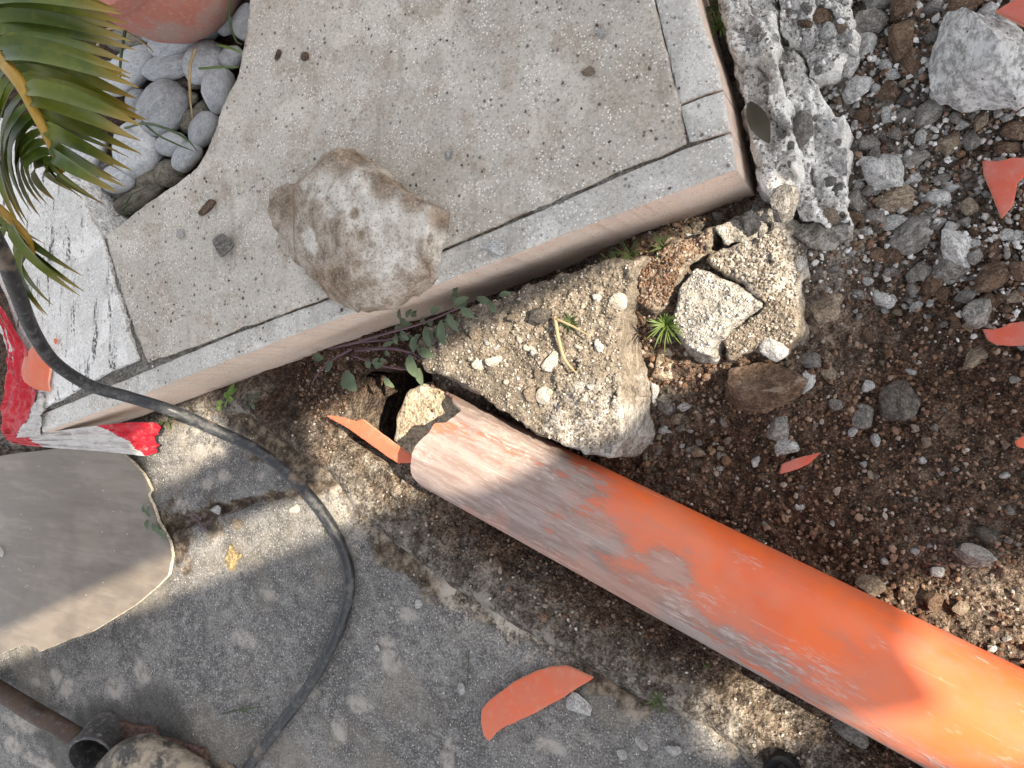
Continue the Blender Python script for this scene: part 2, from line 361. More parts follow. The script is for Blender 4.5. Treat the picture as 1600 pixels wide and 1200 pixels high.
def cut_mat():
    n = NT('cut_sandstone_face'); big = n.noise(4, 3, .6); gr = n.noise(60, 4, .7, n.map((.12, .3, 1.4))); fine = n.noise(400, 3, .7); z = n.n('ShaderNodeSeparateXYZ'); n.put(z.inputs[0], n.co())
    c = n.mix(n.step(big, .35, .65), (.66, .51, .41), (.57, .44, .355)); c = n.mix(n.step(gr, .40, .66, 0, .28), c, (.70, .58, .49)); c = n.mix(n.step(fine, .49, .36, 0, .5), c, (.26, .20, .16)); c = n.mix(n.step(n.voro(60), .22, .10, 0, .5), c, (.30, .24, .20)); c = n.mix(n.step(n.noise(26, 4, .7), .50, .62, 0, .45), c, (.52, .46, .41))
    c = n.mix(n.step(n.noise(9, 4, .6), .58, .7, 0, .5), c, (.30, .24, .20))
    n.bump((gr, .0015, .5), (fine, .0008, .6)); return n.out(c, .88)
M_CUT = cut_mat()
M_MORTAR = mineral('grey_mortar', (.20, .185, .165), (.13, .12, .105), 30, pale=(.32, .30, .27), bump=.004)
M_CONC = mineral('broken_concrete', (.62, .605, .585), (.50, .48, .455), 14, speck=(.12, .10, .085), pale=(.74, .735, .725), bump=.005)
M_FOOT = mineral('pale_footing_mortar', (.68, .665, .635), (.60, .58, .545), 14, .45, pale=(.74, .73, .71), bump=.004)
M_CHUNK = mineral('sunlit_chunk_concrete', (.33, .31, .28), (.25, .23, .20), 14, speck=(.06, .05, .045), pale=(.42, .40, .37), bump=.006)
M_CONC_TAN = mineral('earthy_concrete', (.34, .275, .205), (.25, .195, .14), 14, speck=(.06, .045, .035), pale=(.46, .40, .32), bump=.006)
M_GREYSTONE = mineral('grey_stone', (.27, .255, .235), (.18, .165, .15), 1.6, speck=(.05, .04, .035), pale=(.44, .425, .40), bump=.0025, rand=.3, grain=22)
M_WHITESTONE = mineral('pale_stone', (.52, .515, .505), (.38, .37, .355), 1.5, speck=(.12, .10, .085), pale=(.66, .655, .645), bump=.0025, rand=.18, grain=22)
M_BROWNSTONE = mineral('brown_stone', (.19, .125, .085), (.115, .072, .048), 1.6, speck=(.03, .02, .015), pale=(.30, .235, .18), bump=.003, rand=.3, grain=22)
M_TANSTONE = mineral('tan_stone', (.34, .27, .20), (.23, .175, .13), 1.6, speck=(.06, .045, .03), pale=(.46, .395, .32), bump=.003, rand=.25, grain=22)
M_DARKSTONE = mineral('dark_stone', (.12, .105, .092), (.075, .065, .057), 1.6, pale=(.2, .18, .16), bump=.0025, rand=.3, grain=22)
M_CREAM = mineral('cream_chip', (.55, .50, .42), (.44, .39, .32), 1.5, speck=(.2, .16, .12), pale=(.66, .62, .55), bump=.002, rand=.15, grain=22)
M_COBBLE = mineral('white_marble_cobble', (.53, .54, .55), (.43, .44, .45), 1.3, speck=(.25, .25, .25), pale=(.64, .645, .65), bump=.0006, rand=.45, grain=30, rough=.7, soft=.45)
M_COBBLE_DIRTY = mineral('stained_cobble', (.19, .17, .135), (.11, .10, .08), 1.3, pale=(.27, .25, .20), bump=.0015, rand=.3, grain=30, rough=.8)
def crumb_mat(name, stops):
    n = NT(name); c = n.ramp(n.island(), stops); f = n.noise(500, 3, .7); c = n.mix(n.step(f, .35, .7, 0, .5), c, n.mix(1.0, c, (.55, .52, .5), 'MULTIPLY')); return n.out(c, .95)
M_CR_SOIL = crumb_mat('soil_crumbs', [(0, (.04, .021, .013)), (.25, (.115, .063, .039)), (.6, (.195, .118, .077)), (.88, (.25, .178, .132)), (.97, (.30, .26, .22)), (1, (.42, .40, .38))])
M_CR_TAN = crumb_mat('sandy_crumbs', [(0, (.075, .058, .043)), (.3, (.18, .148, .115)), (.75, (.29, .25, .205)), (.92, (.40, .365, .32)), (1, (.56, .535, .50))])
M_CR_GREY = crumb_mat('concrete_crumbs', [(0, (.12, .105, .095)), (.25, (.28, .265, .25)), (.7, (.50, .49, .475)), (1, (.70, .69, .68))])
M_CR_DUST = crumb_mat('dust_specks', [(0, (.05, .04, .035)), (.42, (.13, .10, .085)), (.5, (.34, .31, .27)), (.9, (.46, .43, .38)), (1, (.68, .66, .62))])

# ------------------------------------------------------------------ soil
xs = axis_coords(-60, 60, .0033, -1.12, .34); ys = axis_coords(-60, 60, .0033, -.62, .62)
X, Y = np.meshgrid(xs, ys); Z = G(X, Y); ny, nx = X.shape
Z0 = Z; I = np.arange(nx * ny).reshape(ny, nx)
Fq = np.stack([I[:-1,:-1], I[:-1,1:], I[1:,1:], I[1:,:-1]], -1).reshape(-1, 4)
def region(x, y, spots, z=0.0):
    t = np.zeros(np.shape(x))
    for u, v, r, k in spots:
        c = PX(u, v, z); t = np.maximum(t, k * np.exp(-((x - c[0])**2 + (y - c[1])**2) / r**2))
    return t
TAN = [(560, 700, .10, 1.1), (480, 690, .08, .7), (620, 790, .08, .9), (700, 850, .08, .7), (820, 930, .08, .8), (930, 1010, .08, .6), (1180, 1120, .12, .9), (1230, 1180, .12, .9), (760, 560, .16, .9), (900, 480, .14, .8), (1150, 420, .14, .8), (1230, 480, .12, .6), (1250, 60, .16, .9), (1300, 300, .12, .7), (1570, 960, .09, .8), (680, 870, .06, .8), (760, 900, .06, .75), (870, 960, .07, .75), (980, 1040, .08, .7), (1080, 1090, .08, .8), (1020, 640, .08, .45), (1030, 740, .09, .3), (1400, 200, .12, .35)]
tan = np.clip(region(X, Y, TAN) + .22 * fbm(X * 14, Y * 14, oct=3, seed=5), 0, 1)
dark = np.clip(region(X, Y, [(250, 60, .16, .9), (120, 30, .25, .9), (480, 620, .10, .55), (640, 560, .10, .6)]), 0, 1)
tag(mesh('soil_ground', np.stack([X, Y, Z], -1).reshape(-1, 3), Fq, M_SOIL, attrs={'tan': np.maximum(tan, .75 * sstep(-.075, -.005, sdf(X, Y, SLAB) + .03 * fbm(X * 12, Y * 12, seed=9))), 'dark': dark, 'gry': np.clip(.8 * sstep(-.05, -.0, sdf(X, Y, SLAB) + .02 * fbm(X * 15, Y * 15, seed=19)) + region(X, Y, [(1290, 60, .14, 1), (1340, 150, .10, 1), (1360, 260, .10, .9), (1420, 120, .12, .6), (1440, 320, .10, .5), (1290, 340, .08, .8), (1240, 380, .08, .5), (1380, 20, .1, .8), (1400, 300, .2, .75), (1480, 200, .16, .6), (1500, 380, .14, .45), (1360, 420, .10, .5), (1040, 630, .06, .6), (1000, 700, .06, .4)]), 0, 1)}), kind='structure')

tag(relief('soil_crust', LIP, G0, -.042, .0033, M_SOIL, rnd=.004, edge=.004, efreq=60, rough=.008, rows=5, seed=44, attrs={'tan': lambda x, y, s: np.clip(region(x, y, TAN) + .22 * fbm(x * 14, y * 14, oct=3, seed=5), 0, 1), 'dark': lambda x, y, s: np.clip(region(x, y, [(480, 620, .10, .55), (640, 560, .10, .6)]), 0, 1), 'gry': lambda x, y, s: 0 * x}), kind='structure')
# ------------------------------------------------------------------ concrete path (lower left)
JOINT = poly([(150, 880), (215, 850), (262, 826), (330, 800), (400, 782), (480, 765), (535, 742)])
BL = [(88, 1056, 8, 14, .4), (106, 1076, 10, 15, .5), (57, 1066, 7, 9, 0), (178, 1074, 13, 16, .2), (222, 1052, 13, 20, .2), (610, 1036, 16, 22, .1), (606, 1002, 14, 10, 0), (200, 1165, 30, 12, .6), (30, 1130, 26, 12, .5), (20, 1165, 16, 14, 0), (60, 1190, 26, 9, 0),
      (262, 865, 13, 14, 0), (282, 838, 12, 12, 0), (335, 842, 10, 13, 0), (285, 790, 9, 14, .2), (350, 745, 12, 10, .3), (430, 780, 8, 10, 0), (323, 755, 9, 9, 0), (407, 742, 6, 6, 0), (560, 1100, 20, 14, .3), (530, 1140, 12, 22, 0), (860, 1165, 22, 14, 0), (480, 1080, 20, 12, .4), (700, 1180, 8, 26, .2), (640, 960, 18, 12, 0), (380, 1000, 20, 14, .5), (420, 930, 16, 10, .2)]
def blot(x, y, s):
    t = np.zeros(len(x)); w = .45 * fbm(x * 45, y * 45, oct=3, seed=8)
    for u, v, a, b, r in BL:
        c = PX(u, v, 0); kx, ky = mpp(u, v); dx = (x - c[0]) / (kx * a); dy = (y - c[1]) / (ky * b); q = np.hypot(dx * math.cos(r) + dy * math.sin(r), -dx * math.sin(r) + dy * math.cos(r)); t = np.maximum(t, sstep(1.15, .75, q + w))
    return t
def slab_top(x, y):
    j = pline(x, y, JOINT) + .004 * fbm(x * 40, y * 40, oct=2, seed=4); ss = sdf(x, y, SLAB)
    z = .0015 * fbm(x * 30, y * 30, oct=4, seed=2) + .003 * fbm(x * 4, y * 4, seed=6) - .014 * sstep(.016, .004, j)
    return z - .012 * sstep(.05, .0, ss) + .005 * fbm(x * 60, y * 60, oct=3, seed=31) * sstep(.10, .01, ss)
def slab_dirt(x, y, s):
    j = pline(x, y, JOINT); d = region(x, y, [(270, 835, .09, .95), (330, 810, .06, .7), (480, 765, .05, .5), (430, 640, .12, .9), (480, 690, .08, .7), (610, 840, .06, .75), (700, 900, .05, .4), (780, 945, .05, .4), (900, 1040, .06, .5), (250, 770, .05, .4), (440, 1000, .02, .4), (345, 1010, .02, .3)])
    return np.clip(d + .95 * sstep(.09, .0, s) + .6 * sstep(.02, .002, j), 0, 1)
def slab_pale(x, y, s):
    return np.clip(region(x, y, [(560, 760, .10, .9), (640, 830, .05, .7), (720, 930, .06, .9), (790, 975, .05, 1.0), (840, 1000, .05, .9), (870, 1020, .05, .8), (560, 820, .08, .6), (900, 1150, .05, .3), (1000, 1120, .05, .4), (1110, 1150, .06, .5), (320, 660, .10, .7), (350, 880, .10, .25), (420, 840, .08, .2), (470, 790, .06, .3), (120, 1170, .2, .35), (680, 880, .04, .8), (740, 940, .04, .8)]), 0, 1)
def slab_dark_patch(x, y, s):  # darker, slightly smoother patch of path around the digging tool
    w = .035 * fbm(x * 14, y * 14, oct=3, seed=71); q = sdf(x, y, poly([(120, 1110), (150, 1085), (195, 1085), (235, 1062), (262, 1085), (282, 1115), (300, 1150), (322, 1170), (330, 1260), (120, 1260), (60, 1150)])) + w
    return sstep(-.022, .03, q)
tag(relief('concrete_path', SLAB, slab_top, -.07, .0055, M_SLAB, rnd=.006, edge=.045, efreq=11, rough=.006, rows=3, seed=5, attrs={'dirt': slab_dirt, 'pale': slab_pale, 'blot': blot, 'dark_patch': slab_dark_patch}), kind='structure')

# ------------------------------------------------------------------ stone step
step = thing('stone_step', 'raised stone landing with grey dusty tread, bordered edge and tan cut sides', 'step', tuple(PX(700, 300, 0)))
def tile(name, px, mats, z=ZT, bot=.0, res=.0075, rnd=.003, edge=.0, dip=.0, seed=0, side=0, **kw):
    return relief(name, poly(px, z), lambda x, y: z + .0006 * fbm(x * 20, y * 20, oct=3, seed=seed) + dip * fbm(x * 3, y * 3, seed=seed), bot, res, mats, step, rnd=rnd, edge=edge, rows=2, seed=seed, side=side, angle=50, **kw)
tile('tread_slab', [(396, -60), (383, 60), (370, 120), (345, 170), (325, 230), (305, 262), (270, 290), (235, 312), (200, 340), (163, 368), (187, 450), (207, 510), (229, 566), (300, 542), (400, 505), (500, 468), (600, 428), (690, 388), (823, 332), (977, 264), (1073, 224), (1060, 155), (1044, 95), (1021, 5), (1000, -80), (900, -420), (420, -420)], [M_TREAD, M_CONC_TAN], bot=-.02, res=.006, edge=.004, seed=1, side=1, dip=.001)
tile('white_slab', [(98, 262), (158, 372), (170, 420), (186, 480), (205, 535), (213, 561), (150, 590), (62, 642), (46, 610), (30, 540), (12, 470), (-40, 370), (-150, 150), (30, 190)], [M_WHITE, M_CONC], z=ZT + .004, bot=-.02, res=.006, edge=.004, seed=2, side=1)
tile('border_stone', [(62, 648), (150, 612), (232, 578), (350, 528), (500, 472), (600, 432), (690, 393), (823, 338), (977, 271), (1072, 231), (1142, 207), (1151, 264), (850, 378), (700, 437), (520, 500), (300, 584), (180, 634), (64, 676)], [M_BORDER, M_CUT], z=ZT, bot=-.05, res=.006, edge=.0012, seed=3, side=1)
tile('border_stone', [(1077, 222), (1068, 190), (1063, 166), (1100, 150), (1130, 141), (1141, 203)], [M_BORDER, M_CUT], z=ZT + .001, bot=-.05, res=.005, edge=.001, seed=4, side=1)
tile('border_stone', [(1061, 163), (1047, 98), (1024, 3), (1004, -80), (1067, -90), (1088, 0), (1122, 110), (1129, 138), (1098, 147)], [M_BORDER, M_CUT], z=ZT - .001, bot=-.05, res=.006, edge=.001, seed=5, side=1)
relief('mortar_bed', poly([(120, 640), (300, 565), (520, 482), (700, 418), (850, 358), (1140, 245), (1112, 140), (1080, 0), (1040, -100), (1000, -100), (1030, 30), (1050, 130), (1066, 215), (850, 315), (690, 380), (520, 455), (228, 560), (200, 480), (172, 372), (150, 372), (180, 470), (208, 560), (60, 640)], ZT), lambda x, y: ZT - .006 + .008 * fbm(x * 40, y * 40, oct=3, seed=7), -.02, .006, M_MORTAR, step, rnd=.002)

# ------------------------------------------------------------------ unseen board canopy added to shade the scene, gaps shaped for the sunlit bands
def blocker_wood_mat():
    n = NT('blocker_wood'); g = n.noise(14, 3, .6, n.map((.3, 6, 6))); return n.out(n.mix(g, (.30, .26, .21), (.48, .44, .38)), .8)
M_BLOCKER_WOOD = blocker_wood_mat()
ra = math.radians(22); RV = np.array([math.cos(ra), math.sin(ra)]); NV = np.array([RV[1], -RV[0]]); PZ = 2.4
shift = np.array([SD.x, SD.y]) / SD.z * PZ
def blocker_xy(nn, rr): return NV * nn + RV * rr + shift
blocker = thing('shade_blocker', 'unseen added timber boards on four posts, blocking the sun', 'shade_blocker', (*blocker_xy(0, 0), 0))
def box_nr(name, n0, n1, r0, r1, z0, z1, mat, parent):
    c = [blocker_xy(n0, r0), blocker_xy(n1, r0), blocker_xy(n1, r1), blocker_xy(n0, r1)]
    V = [(*p, z0) for p in c] + [(*p, z1) for p in c]
    return mesh(name, V, [(3,2,1,0), (4,5,6,7), (0,1,5,4), (1,2,6,5), (2,3,7,6), (3,0,4,7)], mat, parent, smooth=False)
for n0, n1, r0, r1 in [(-.085, .1, -2.6, 1.4), (.1, .285, -2.6, 1.4), (.43, .70, -2.6, 1.4), (.285, .43, -2.6, -.42), (.285, .345, -.42, -.19), (-.62, -.455, -2.6, 1.4), (-.80, -.62, -2.6, 1.4), (-.455, -.318, -1.16, 1.4), (-.455, -.318, -2.6, -1.44),
                       (-.318, -.18, -2.6, -.97), (-.318, -.085, -.07, 1.4), (-1.0, -.80, -2.6, 1.4), (-1.2, -1.0, -2.6, 1.4), (-1.4, -1.2, -2.6, 1.4), (-1.6, -1.4, -2.6, 1.4)]:
    box_nr('shade_board', n0 + .001, n1 - .001, r0, r1, PZ, PZ + .025, M_BLOCKER_WOOD, blocker)
for nn, rr in ((-1.5, -2.5), (-1.5, 1.3), (.6, -2.5), (.6, 1.3)): box_nr('blocker_post', nn - .05, nn + .05, rr - .05, rr + .05, -.05, PZ - .1, M_BLOCKER_WOOD, blocker)
for rr in (-2.5, 1.3): box_nr('blocker_beam', -1.65, .75, rr - .04, rr + .04, PZ - .1, PZ - .003, M_BLOCKER_WOOD, blocker)

# ------------------------------------------------------------------ broken concrete footings and clods
def facet_top(z0, planes=(), amp=.006, f=18, seed=0, fine=.002, pl=.45):
    def t(x, y):
        z = np.full(np.shape(x), z0) + amp * fbm(x * f, y * f, oct=4, seed=seed) + fine * fbm(x * 110, y * 110, oct=3, seed=seed + 3) + amp * pl * plates(x, y, .03, .022, seed + 11, .5)
        for (u, v, zz, gx, gy) in planes:
            c = PX(u, v, zz); z = np.minimum(z, zz + gx * (x - c[0]) + gy * (y - c[1]) + amp * .7 * fbm(x * f * 1.5, y * f * 1.5, oct=3, seed=seed + 7))
        return z
    return t
def wedge_mat(name, tanc):
    n = NT(name); g = n.attr('grey'); mid = n.noise(60, 4, .7); fine = n.noise(330, 4, .72); v = n.voro(110); big = n.noise(14, 4, .6)
    sand = n.ramp(mid, [(.36, vary(tanc, .42)), (.5, tanc), (.64, vary(tanc, 1.5))]); sand = n.mix(n.step(big, .5, .62), sand, vary(tanc, .75))
    gr = n.ramp(mid, [(.36, (.15, .13, .11)), (.5, (.33, .305, .275)), (.64, (.48, .455, .42))])
    c = n.mix(n.step(n.math('ADD', g, n.math('MULTIPLY', n.math('SUBTRACT', big, .5), .9)), .38, .62), sand, gr)
    c = n.mix(n.step(fine, .48, .35, 0, .7), c, vary(tanc, .25)); c = n.mix(n.step(fine, .53, .65, 0, .5), c, vary(tanc, 1.7))
    n.bump((mid, .008, .8), (v, .004, .6), (fine, .002, .9)); return n.out(c, .95)
M_WEDGE = wedge_mat('earth_crusted_concrete', (.205, .172, .136))
W_PL = poly([(655, 575), (700, 594), (742, 616), (790, 652), (830, 680), (880, 700), (930, 714), (948, 716), (968, 690), (974, 640), (972, 560), (968, 490), (985, 455), (1004, 405), (930, 408), (800, 455), (700, 492), (648, 530)], .085)
wtop = facet_top(.085, [(930, 680, .075, .05, .32), (760, 600, .080, .1, .25)], .011, 24, 3, .004)
tag(relief('concrete_wedge', W_PL, wtop, -.12, .0033, M_WEDGE, rnd=.006, edge=.009, efreq=55, flare=.012, rough=.012, rows=10, seed=12,
    attrs={'grey': lambda x, y, s: np.clip(region(x, y, [(920, 690, .09, 1.1), (860, 680, .05, .6), (965, 600, .04, .5)], .08), 0, 1)}), 'earth-crusted concrete wedge with grey tip overhanging the orange pipe', 'concrete block')
B_PL = poly([(1046, 505), (1064, 448), (1084, 414), (1110, 427), (1150, 446), (1186, 474), (1150, 500), (1118, 526), (1106, 556), (1086, 553), (1062, 536)], .065)
btop = facet_top(.065, [(1090, 545, .055, .1, .25)], .004, 20, 5)
tag(relief('concrete_chunk', B_PL, btop, -.10, .0033, M_CHUNK, rnd=.006, edge=.006, efreq=45, flare=.03, rough=.010, rows=9, seed=14), 'sunlit broken concrete chunk behind the green tuft, split by a dark crack', 'concrete block')
C_PL = poly([(1096, 404), (1180, 368), (1238, 344), (1262, 385), (1252, 450), (1246, 520), (1222, 562), (1172, 548), (1132, 560), (1122, 530), (1152, 506), (1194, 476), (1152, 438), (1116, 420)], .06)
ctop = facet_top(.062, [(1200, 540, .03, -.1, .6), (1250, 440, .045, -.5, .0)], .010, 18, 9)
tag(relief('earth_clod', C_PL, ctop, -.09, .0033, M_WEDGE, rnd=.008, edge=.010, efreq=55, flare=.02, rough=.010, rows=8, seed=15,
    attrs={'grey': lambda x, y, s: .15 + np.clip(region(x, y, [(1200, 390, .07, .8), (1235, 430, .05, .6)], .06), 0, 1)}), 'sunlit sandy clod right of the cracked concrete chunk', 'clod')
D_PL = poly([(985, 470), (1008, 398), (1060, 374), (1120, 352), (1092, 402), (1076, 414), (1058, 446), (1044, 480), (1012, 486)], .06)
tag(relief('earth_clod', D_PL, facet_top(.058, (), .012, 22, 19), -.08, .0036, M_WEDGE, rnd=.014, edge=.010, efreq=40, rough=.010, rows=6, seed=17, attrs={'grey': lambda x, y, s: 0 * x}),
    'crumbly brown clod between the step and the crack in the concrete', 'clod')
def ridge(z0, seed, amp=.013):
    def t(x, y):
        return z0 + amp * plates(x, y, .035, .11, seed, .24) + amp * .55 * plates(x, y, .016, .030, seed + 20, .6) + .005 * fbm(x * 45, y * 45, oct=4, seed=seed + 1) + .0022 * fbm(x * 150, y * 150, oct=2, seed=seed + 2)
    return t
F1 = poly([(1222, 60), (1246, 78), (1268, 130), (1292, 168), (1314, 184), (1322, 230), (1326, 290), (1328, 346), (1290, 352), (1246, 346), (1240, 292), (1248, 240), (1232, 182), (1208, 112)], .05)
tag(relief('mortar_footing', F1, ridge(.045, 23), -.09, .0036, M_FOOT, rnd=.004, edge=.008, efreq=60, flare=.012, rough=.012, rows=8, seed=21), 'long pale fractured mortar slab between the step and the rubble', 'footing')
F2 = poly([(1122, -60), (1200, -70), (1214, 60), (1212, 112), (1236, 184), (1250, 240), (1243, 292), (1214, 318), (1190, 292), (1170, 210), (1152, 130), (1126, 20)], .08)
tag(relief('mortar_footing', F2, ridge(.075, 27), -.09, .0036, M_FOOT, rnd=.004, edge=.008, efreq=60, flare=.012, rough=.012, rows=8, seed=22), 'rough mortar footing running along the right side of the stone step', 'footing')
F3 = poly([(1205, -60), (1330, -60), (1334, 20), (1326, 70), (1296, 118), (1270, 122), (1250, 76), (1222, 52)], .06)
tag(relief('mortar_footing', F3, ridge(.055, 33), -.09, .0036, M_FOOT, rnd=.004, edge=.010, efreq=60, flare=.012, rough=.012, rows=8, seed=26), 'crumbling white mortar mass at the top edge right of the step', 'footing')
F5 = poly([(1190, 322), (1215, 328), (1250, 346), (1328, 346), (1332, 366), (1300, 384), (1262, 388), (1240, 364), (1180, 384), (1128, 380), (1116, 356)], .05)
tag(relief('mortar_footing', F5, ridge(.048, 43, .009), -.09, .0036, M_CHUNK, rnd=.004, edge=.008, efreq=60, flare=.012, rough=.010, rows=8, seed=51), 'pale mortar ledge joining the footing to the sunlit clod under the step corner', 'footing')
F4 = poly([(1010, 590), (1032, 545), (1060, 538), (1088, 558), (1108, 556), (1120, 565), (1095, 585), (1066, 617), (1050, 600)], .0)
tag(relief('mortar_footing', F4, facet_top(.005, [(1050, 600, -.02, -.3, .5)], .005, 20, 41), -.09, .0036, M_CONC_TAN, rnd=.006, edge=.006, efreq=40, rough=.008, rows=6, seed=28), 'shaded brown mortar face below the green tuft', 'footing')

# ------------------------------------------------------------------ the orange pipe
def pipe_mat():
    n = NT('orange_pipe_plastic'); dust = n.attr('dust'); vec = n.co()
    st = n.noise(9, 4, .7, n.map((1, 7, 7))); mid = n.noise(26, 4, .66, n.map((.7, 1.2, 1.2))); fine = n.noise(170, 4, .75, n.map((.3, 1.2, 1.2))); sc = n.noise(60, 3, .6, n.map((.08, 3, 3)))
    base = n.mix(n.step(n.noise(7, 4, .6), .4, .65), (.70, .135, .038), (.62, .115, .040))
    base = n.mix(n.step(n.noise(18, 3, .6), .45, .65, 0, .55), base, (.54, .14, .075))
    k = n.math('ADD', n.math('ADD', n.math('MULTIPLY', dust, 1.6), n.math('MULTIPLY', n.math('SUBTRACT', mid, .5), 1.6)), n.math('ADD', n.math('MULTIPLY', n.math('SUBTRACT', st, .5), 1.1), .10))
    film = n.step(k, .12, .62, 0, .6); crust = n.step(n.math('ADD', k, n.math('MULTIPLY', n.math('SUBTRACT', fine, .5), 1.3)), .48, .95, 0, .92)
    dc = n.mix(n.step(st, .4, .6), (.20, .165, .148), (.28, .245, .226)); dc = n.mix(n.step(fine, .53, .65, 0, .5), dc, (.36, .32, .295))
    c = n.mix(film, base, (.43, .15, .10)); c = n.mix(crust, c, dc)
    c = n.mix(n.math('MULTIPLY', n.step(sc, .64, .72), .5), c, (.66, .42, .34))
    sf = n.noise(11, 4, .72, n.map((.8, 1.6, 1.6), (0, 0, .2))); chalk = n.math('MULTIPLY', n.step(n.math('ADD', sf, n.math('MULTIPLY', dust, .10)), .55, .66), n.step(fine, .46, .60)); c = n.mix(n.math('MULTIPLY', chalk, .6), c, (.50, .40, .36))
    fl = n.noise(5, 3, .6); c = n.mix(n.step(fl, .50, .62, 0, .35), c, (.50, .20, .13))
    n.bump((crust, .0012, .7), (fine, .0007, .6)); return n.out(c, n.step(crust, 0, 1, .42, .92), Specular_IOR_Level=.4)
M_PIPE = pipe_mat()
def bare_pipe_mat(name, c0, c1):
    n = NT(name); a = n.noise(22, 3, .6); d = n.noise(60, 4, .7); v = n.voro(70); c = n.mix(n.step(a, .35, .65), c0, c1); c = n.mix(n.step(d, .50, .66, 0, .28), c, (.46, .27, .21)); c = n.mix(n.step(v, .10, .05, 0, .6), c, (.25, .09, .05))
    n.bump((d, .0006, .5)); return n.out(c, n.step(d, .4, .7, .45, .85), Specular_IOR_Level=.35)
M_SHARD = bare_pipe_mat('orange_shard_plastic', (.56, .12, .058), (.50, .135, .075))
M_SHARD_RED = bare_pipe_mat('dusty_red_shard_plastic', (.47, .085, .05), (.42, .12, .09))
M_SHARD_EDGE = bare_pipe_mat('shard_broken_edge', (.72, .33, .22), (.65, .26, .16))
pip = thing('drain_pipe', 'broken orange plastic drain pipe smeared with grey mortar', 'pipe', tuple(PA))
pip.rotation_euler = (0, 0, math.atan2(PD[1], PD[0]))
phs = [-180, -130, -97, -90, -75, -60, -45, -28, -10, 4, 18, 34, 40, 55, 66, 78, 90, 105, 125, 150, 180]
pes = [-.17, -.16, -.074, -.072, -.080, -.086, -.092, -.096, -.098, -.090, -.084, -.080, -.066, -.062, -.064, -.096, -.104, -.13, -.15, -.165, -.17]
NF = 200; ns = 90; sl = np.linspace(0, 1, ns)**1.15
V = []; du = []; Fp = []
ph = np.linspace(-180, 180, NF, endpoint=False); e = np.interp(ph, phs, pes) + .004 * fbm(ph * .09, 0 * ph, oct=3, seed=4)
def pipe_pt(s, a, r): return (s, -r * math.sin(math.radians(a)) * -1, r * math.cos(math.radians(a)))   # local: x along, +a towards the upper right bank
DUST = [(-.10, -75, .14, 60, 1.1), (-.03, -50, .16, 60, 1.0), (.07, -40, .12, 52, .9), (.0, 5, .11, 45, .85), (.08, 25, .10, 45, .75), (.15, -10, .10, 35, .62), (.16, -42, .12, 38, .95), (.24, -35, .10, 34, .85), (.10, -78, .25, 40, .9), (.28, -60, .16, 36, .62), (.36, -70, .2, 30, .7), (.46, -80, .16, 28, .95), (.62, -82, .3, 22, .9), (.13, 42, .05, 26, .6), (.24, 10, .03, 16, .85), (.17, 8, .05, 26, .7), (.32, -30, .12, 26, .55), (.42, -45, .10, 26, .48), (-.06, 70, .14, 45, .8), (.05, 60, .10, 35, .7), (.55, -40, .1, 16, .4)]
for layer, rr in ((0, PR), (1, PR - .0048)):
    for i in range(ns):
        s = e + (1.6 - e) * sl[i]
        a = np.radians(ph); V += list(np.stack([s, rr * np.sin(a), rr * np.cos(a)], -1))
        t = np.zeros(NF)
        for ds, dp, ws, wp, k in DUST: t = np.maximum(t, k * np.exp(-((s - (ds * 1.45 if ds > 0 else ds)) / (ws * 1.25))**2 - ((ph - dp) / wp)**2))
        du += list(np.clip(t, 0, 1.1) if layer == 0 else np.ones(NF))
for L in (0, 1):
    o_ = L * NF * ns
    for i in range(ns - 1):
        for k in range(NF):
            k2 = (k + 1) % NF; q = (o_ + i*NF + k, o_ + (i+1)*NF + k, o_ + (i+1)*NF + k2, o_ + i*NF + k2); Fp.append(q[::-1] if L == 0 else q)
for k in range(NF): k2 = (k + 1) % NF; Fp.append((k, k2, NF * ns + k2, NF * ns + k))
pm = mesh('pipe_wall', np.array(V) + PA, np.array(Fp), M_PIPE, None, attrs={'dust': du}, angle=40)
pm.data.transform(Matrix.Translation(-Vector(PA))); pm.parent = pip
def shell_piece(name, px, z, label, mat, arch=0.0, axis=0.0, tilt=(0, 0), th=.0048, parent=None, cat='shard', res=.0026, group=None, edge_mat=None):
    z0 = z; pl = poly(px, z0); c = pl.mean(0)
    def t(x, y):
        q = -(x - c[0]) * math.sin(axis) + (y - c[1]) * math.cos(axis); p = (x - c[0]) * math.cos(axis) + (y - c[1]) * math.sin(axis)
        return z0 - arch * q * q + tilt[0] * p + tilt[1] * q
    o = relief(name, pl, t, 0, res, [mat, edge_mat or M_SHARD_EDGE], parent, rnd=.0006, edge=.0012, efreq=60, shell=th, side=1, angle=45, seed=abs(hash(label)) % 7 if False else len(label))
    return tag(o, label, cat, group) if parent is None else o
shell_piece('pipe_shard', [(511, 649), (525, 650), (545, 654), (559, 658), (568, 655), (600, 682), (640, 714), (645, 723), (617, 725), (598, 711), (568, 687), (540, 666)], .035, 'long red and pink pipe shard lying left of the broken pipe mouth', M_SHARD, 2.0, -.6, (-.1, .12))
shell_piece('pipe_shard', [(752, 1110), (762, 1096), (800, 1068), (835, 1050), (860, 1043), (882, 1041), (905, 1049), (926, 1060), (880, 1090), (822, 1122), (790, 1135), (775, 1145), (762, 1159), (755, 1150), (751, 1130)], .016, 'large clean terracotta coloured pipe shard on the grey concrete path', M_SHARD, 3.0, .55)
shell_piece('pipe_shard', [(28, 572), (34, 556), (47, 544), (60, 538), (70, 552), (74, 560), (70, 580), (66, 600), (67, 612), (55, 609), (38, 597), (30, 585)], .165, 'rounded orange pipe shard resting on the red tape beside the black hose', M_SHARD, 4.0, 1.2, (0, .1))
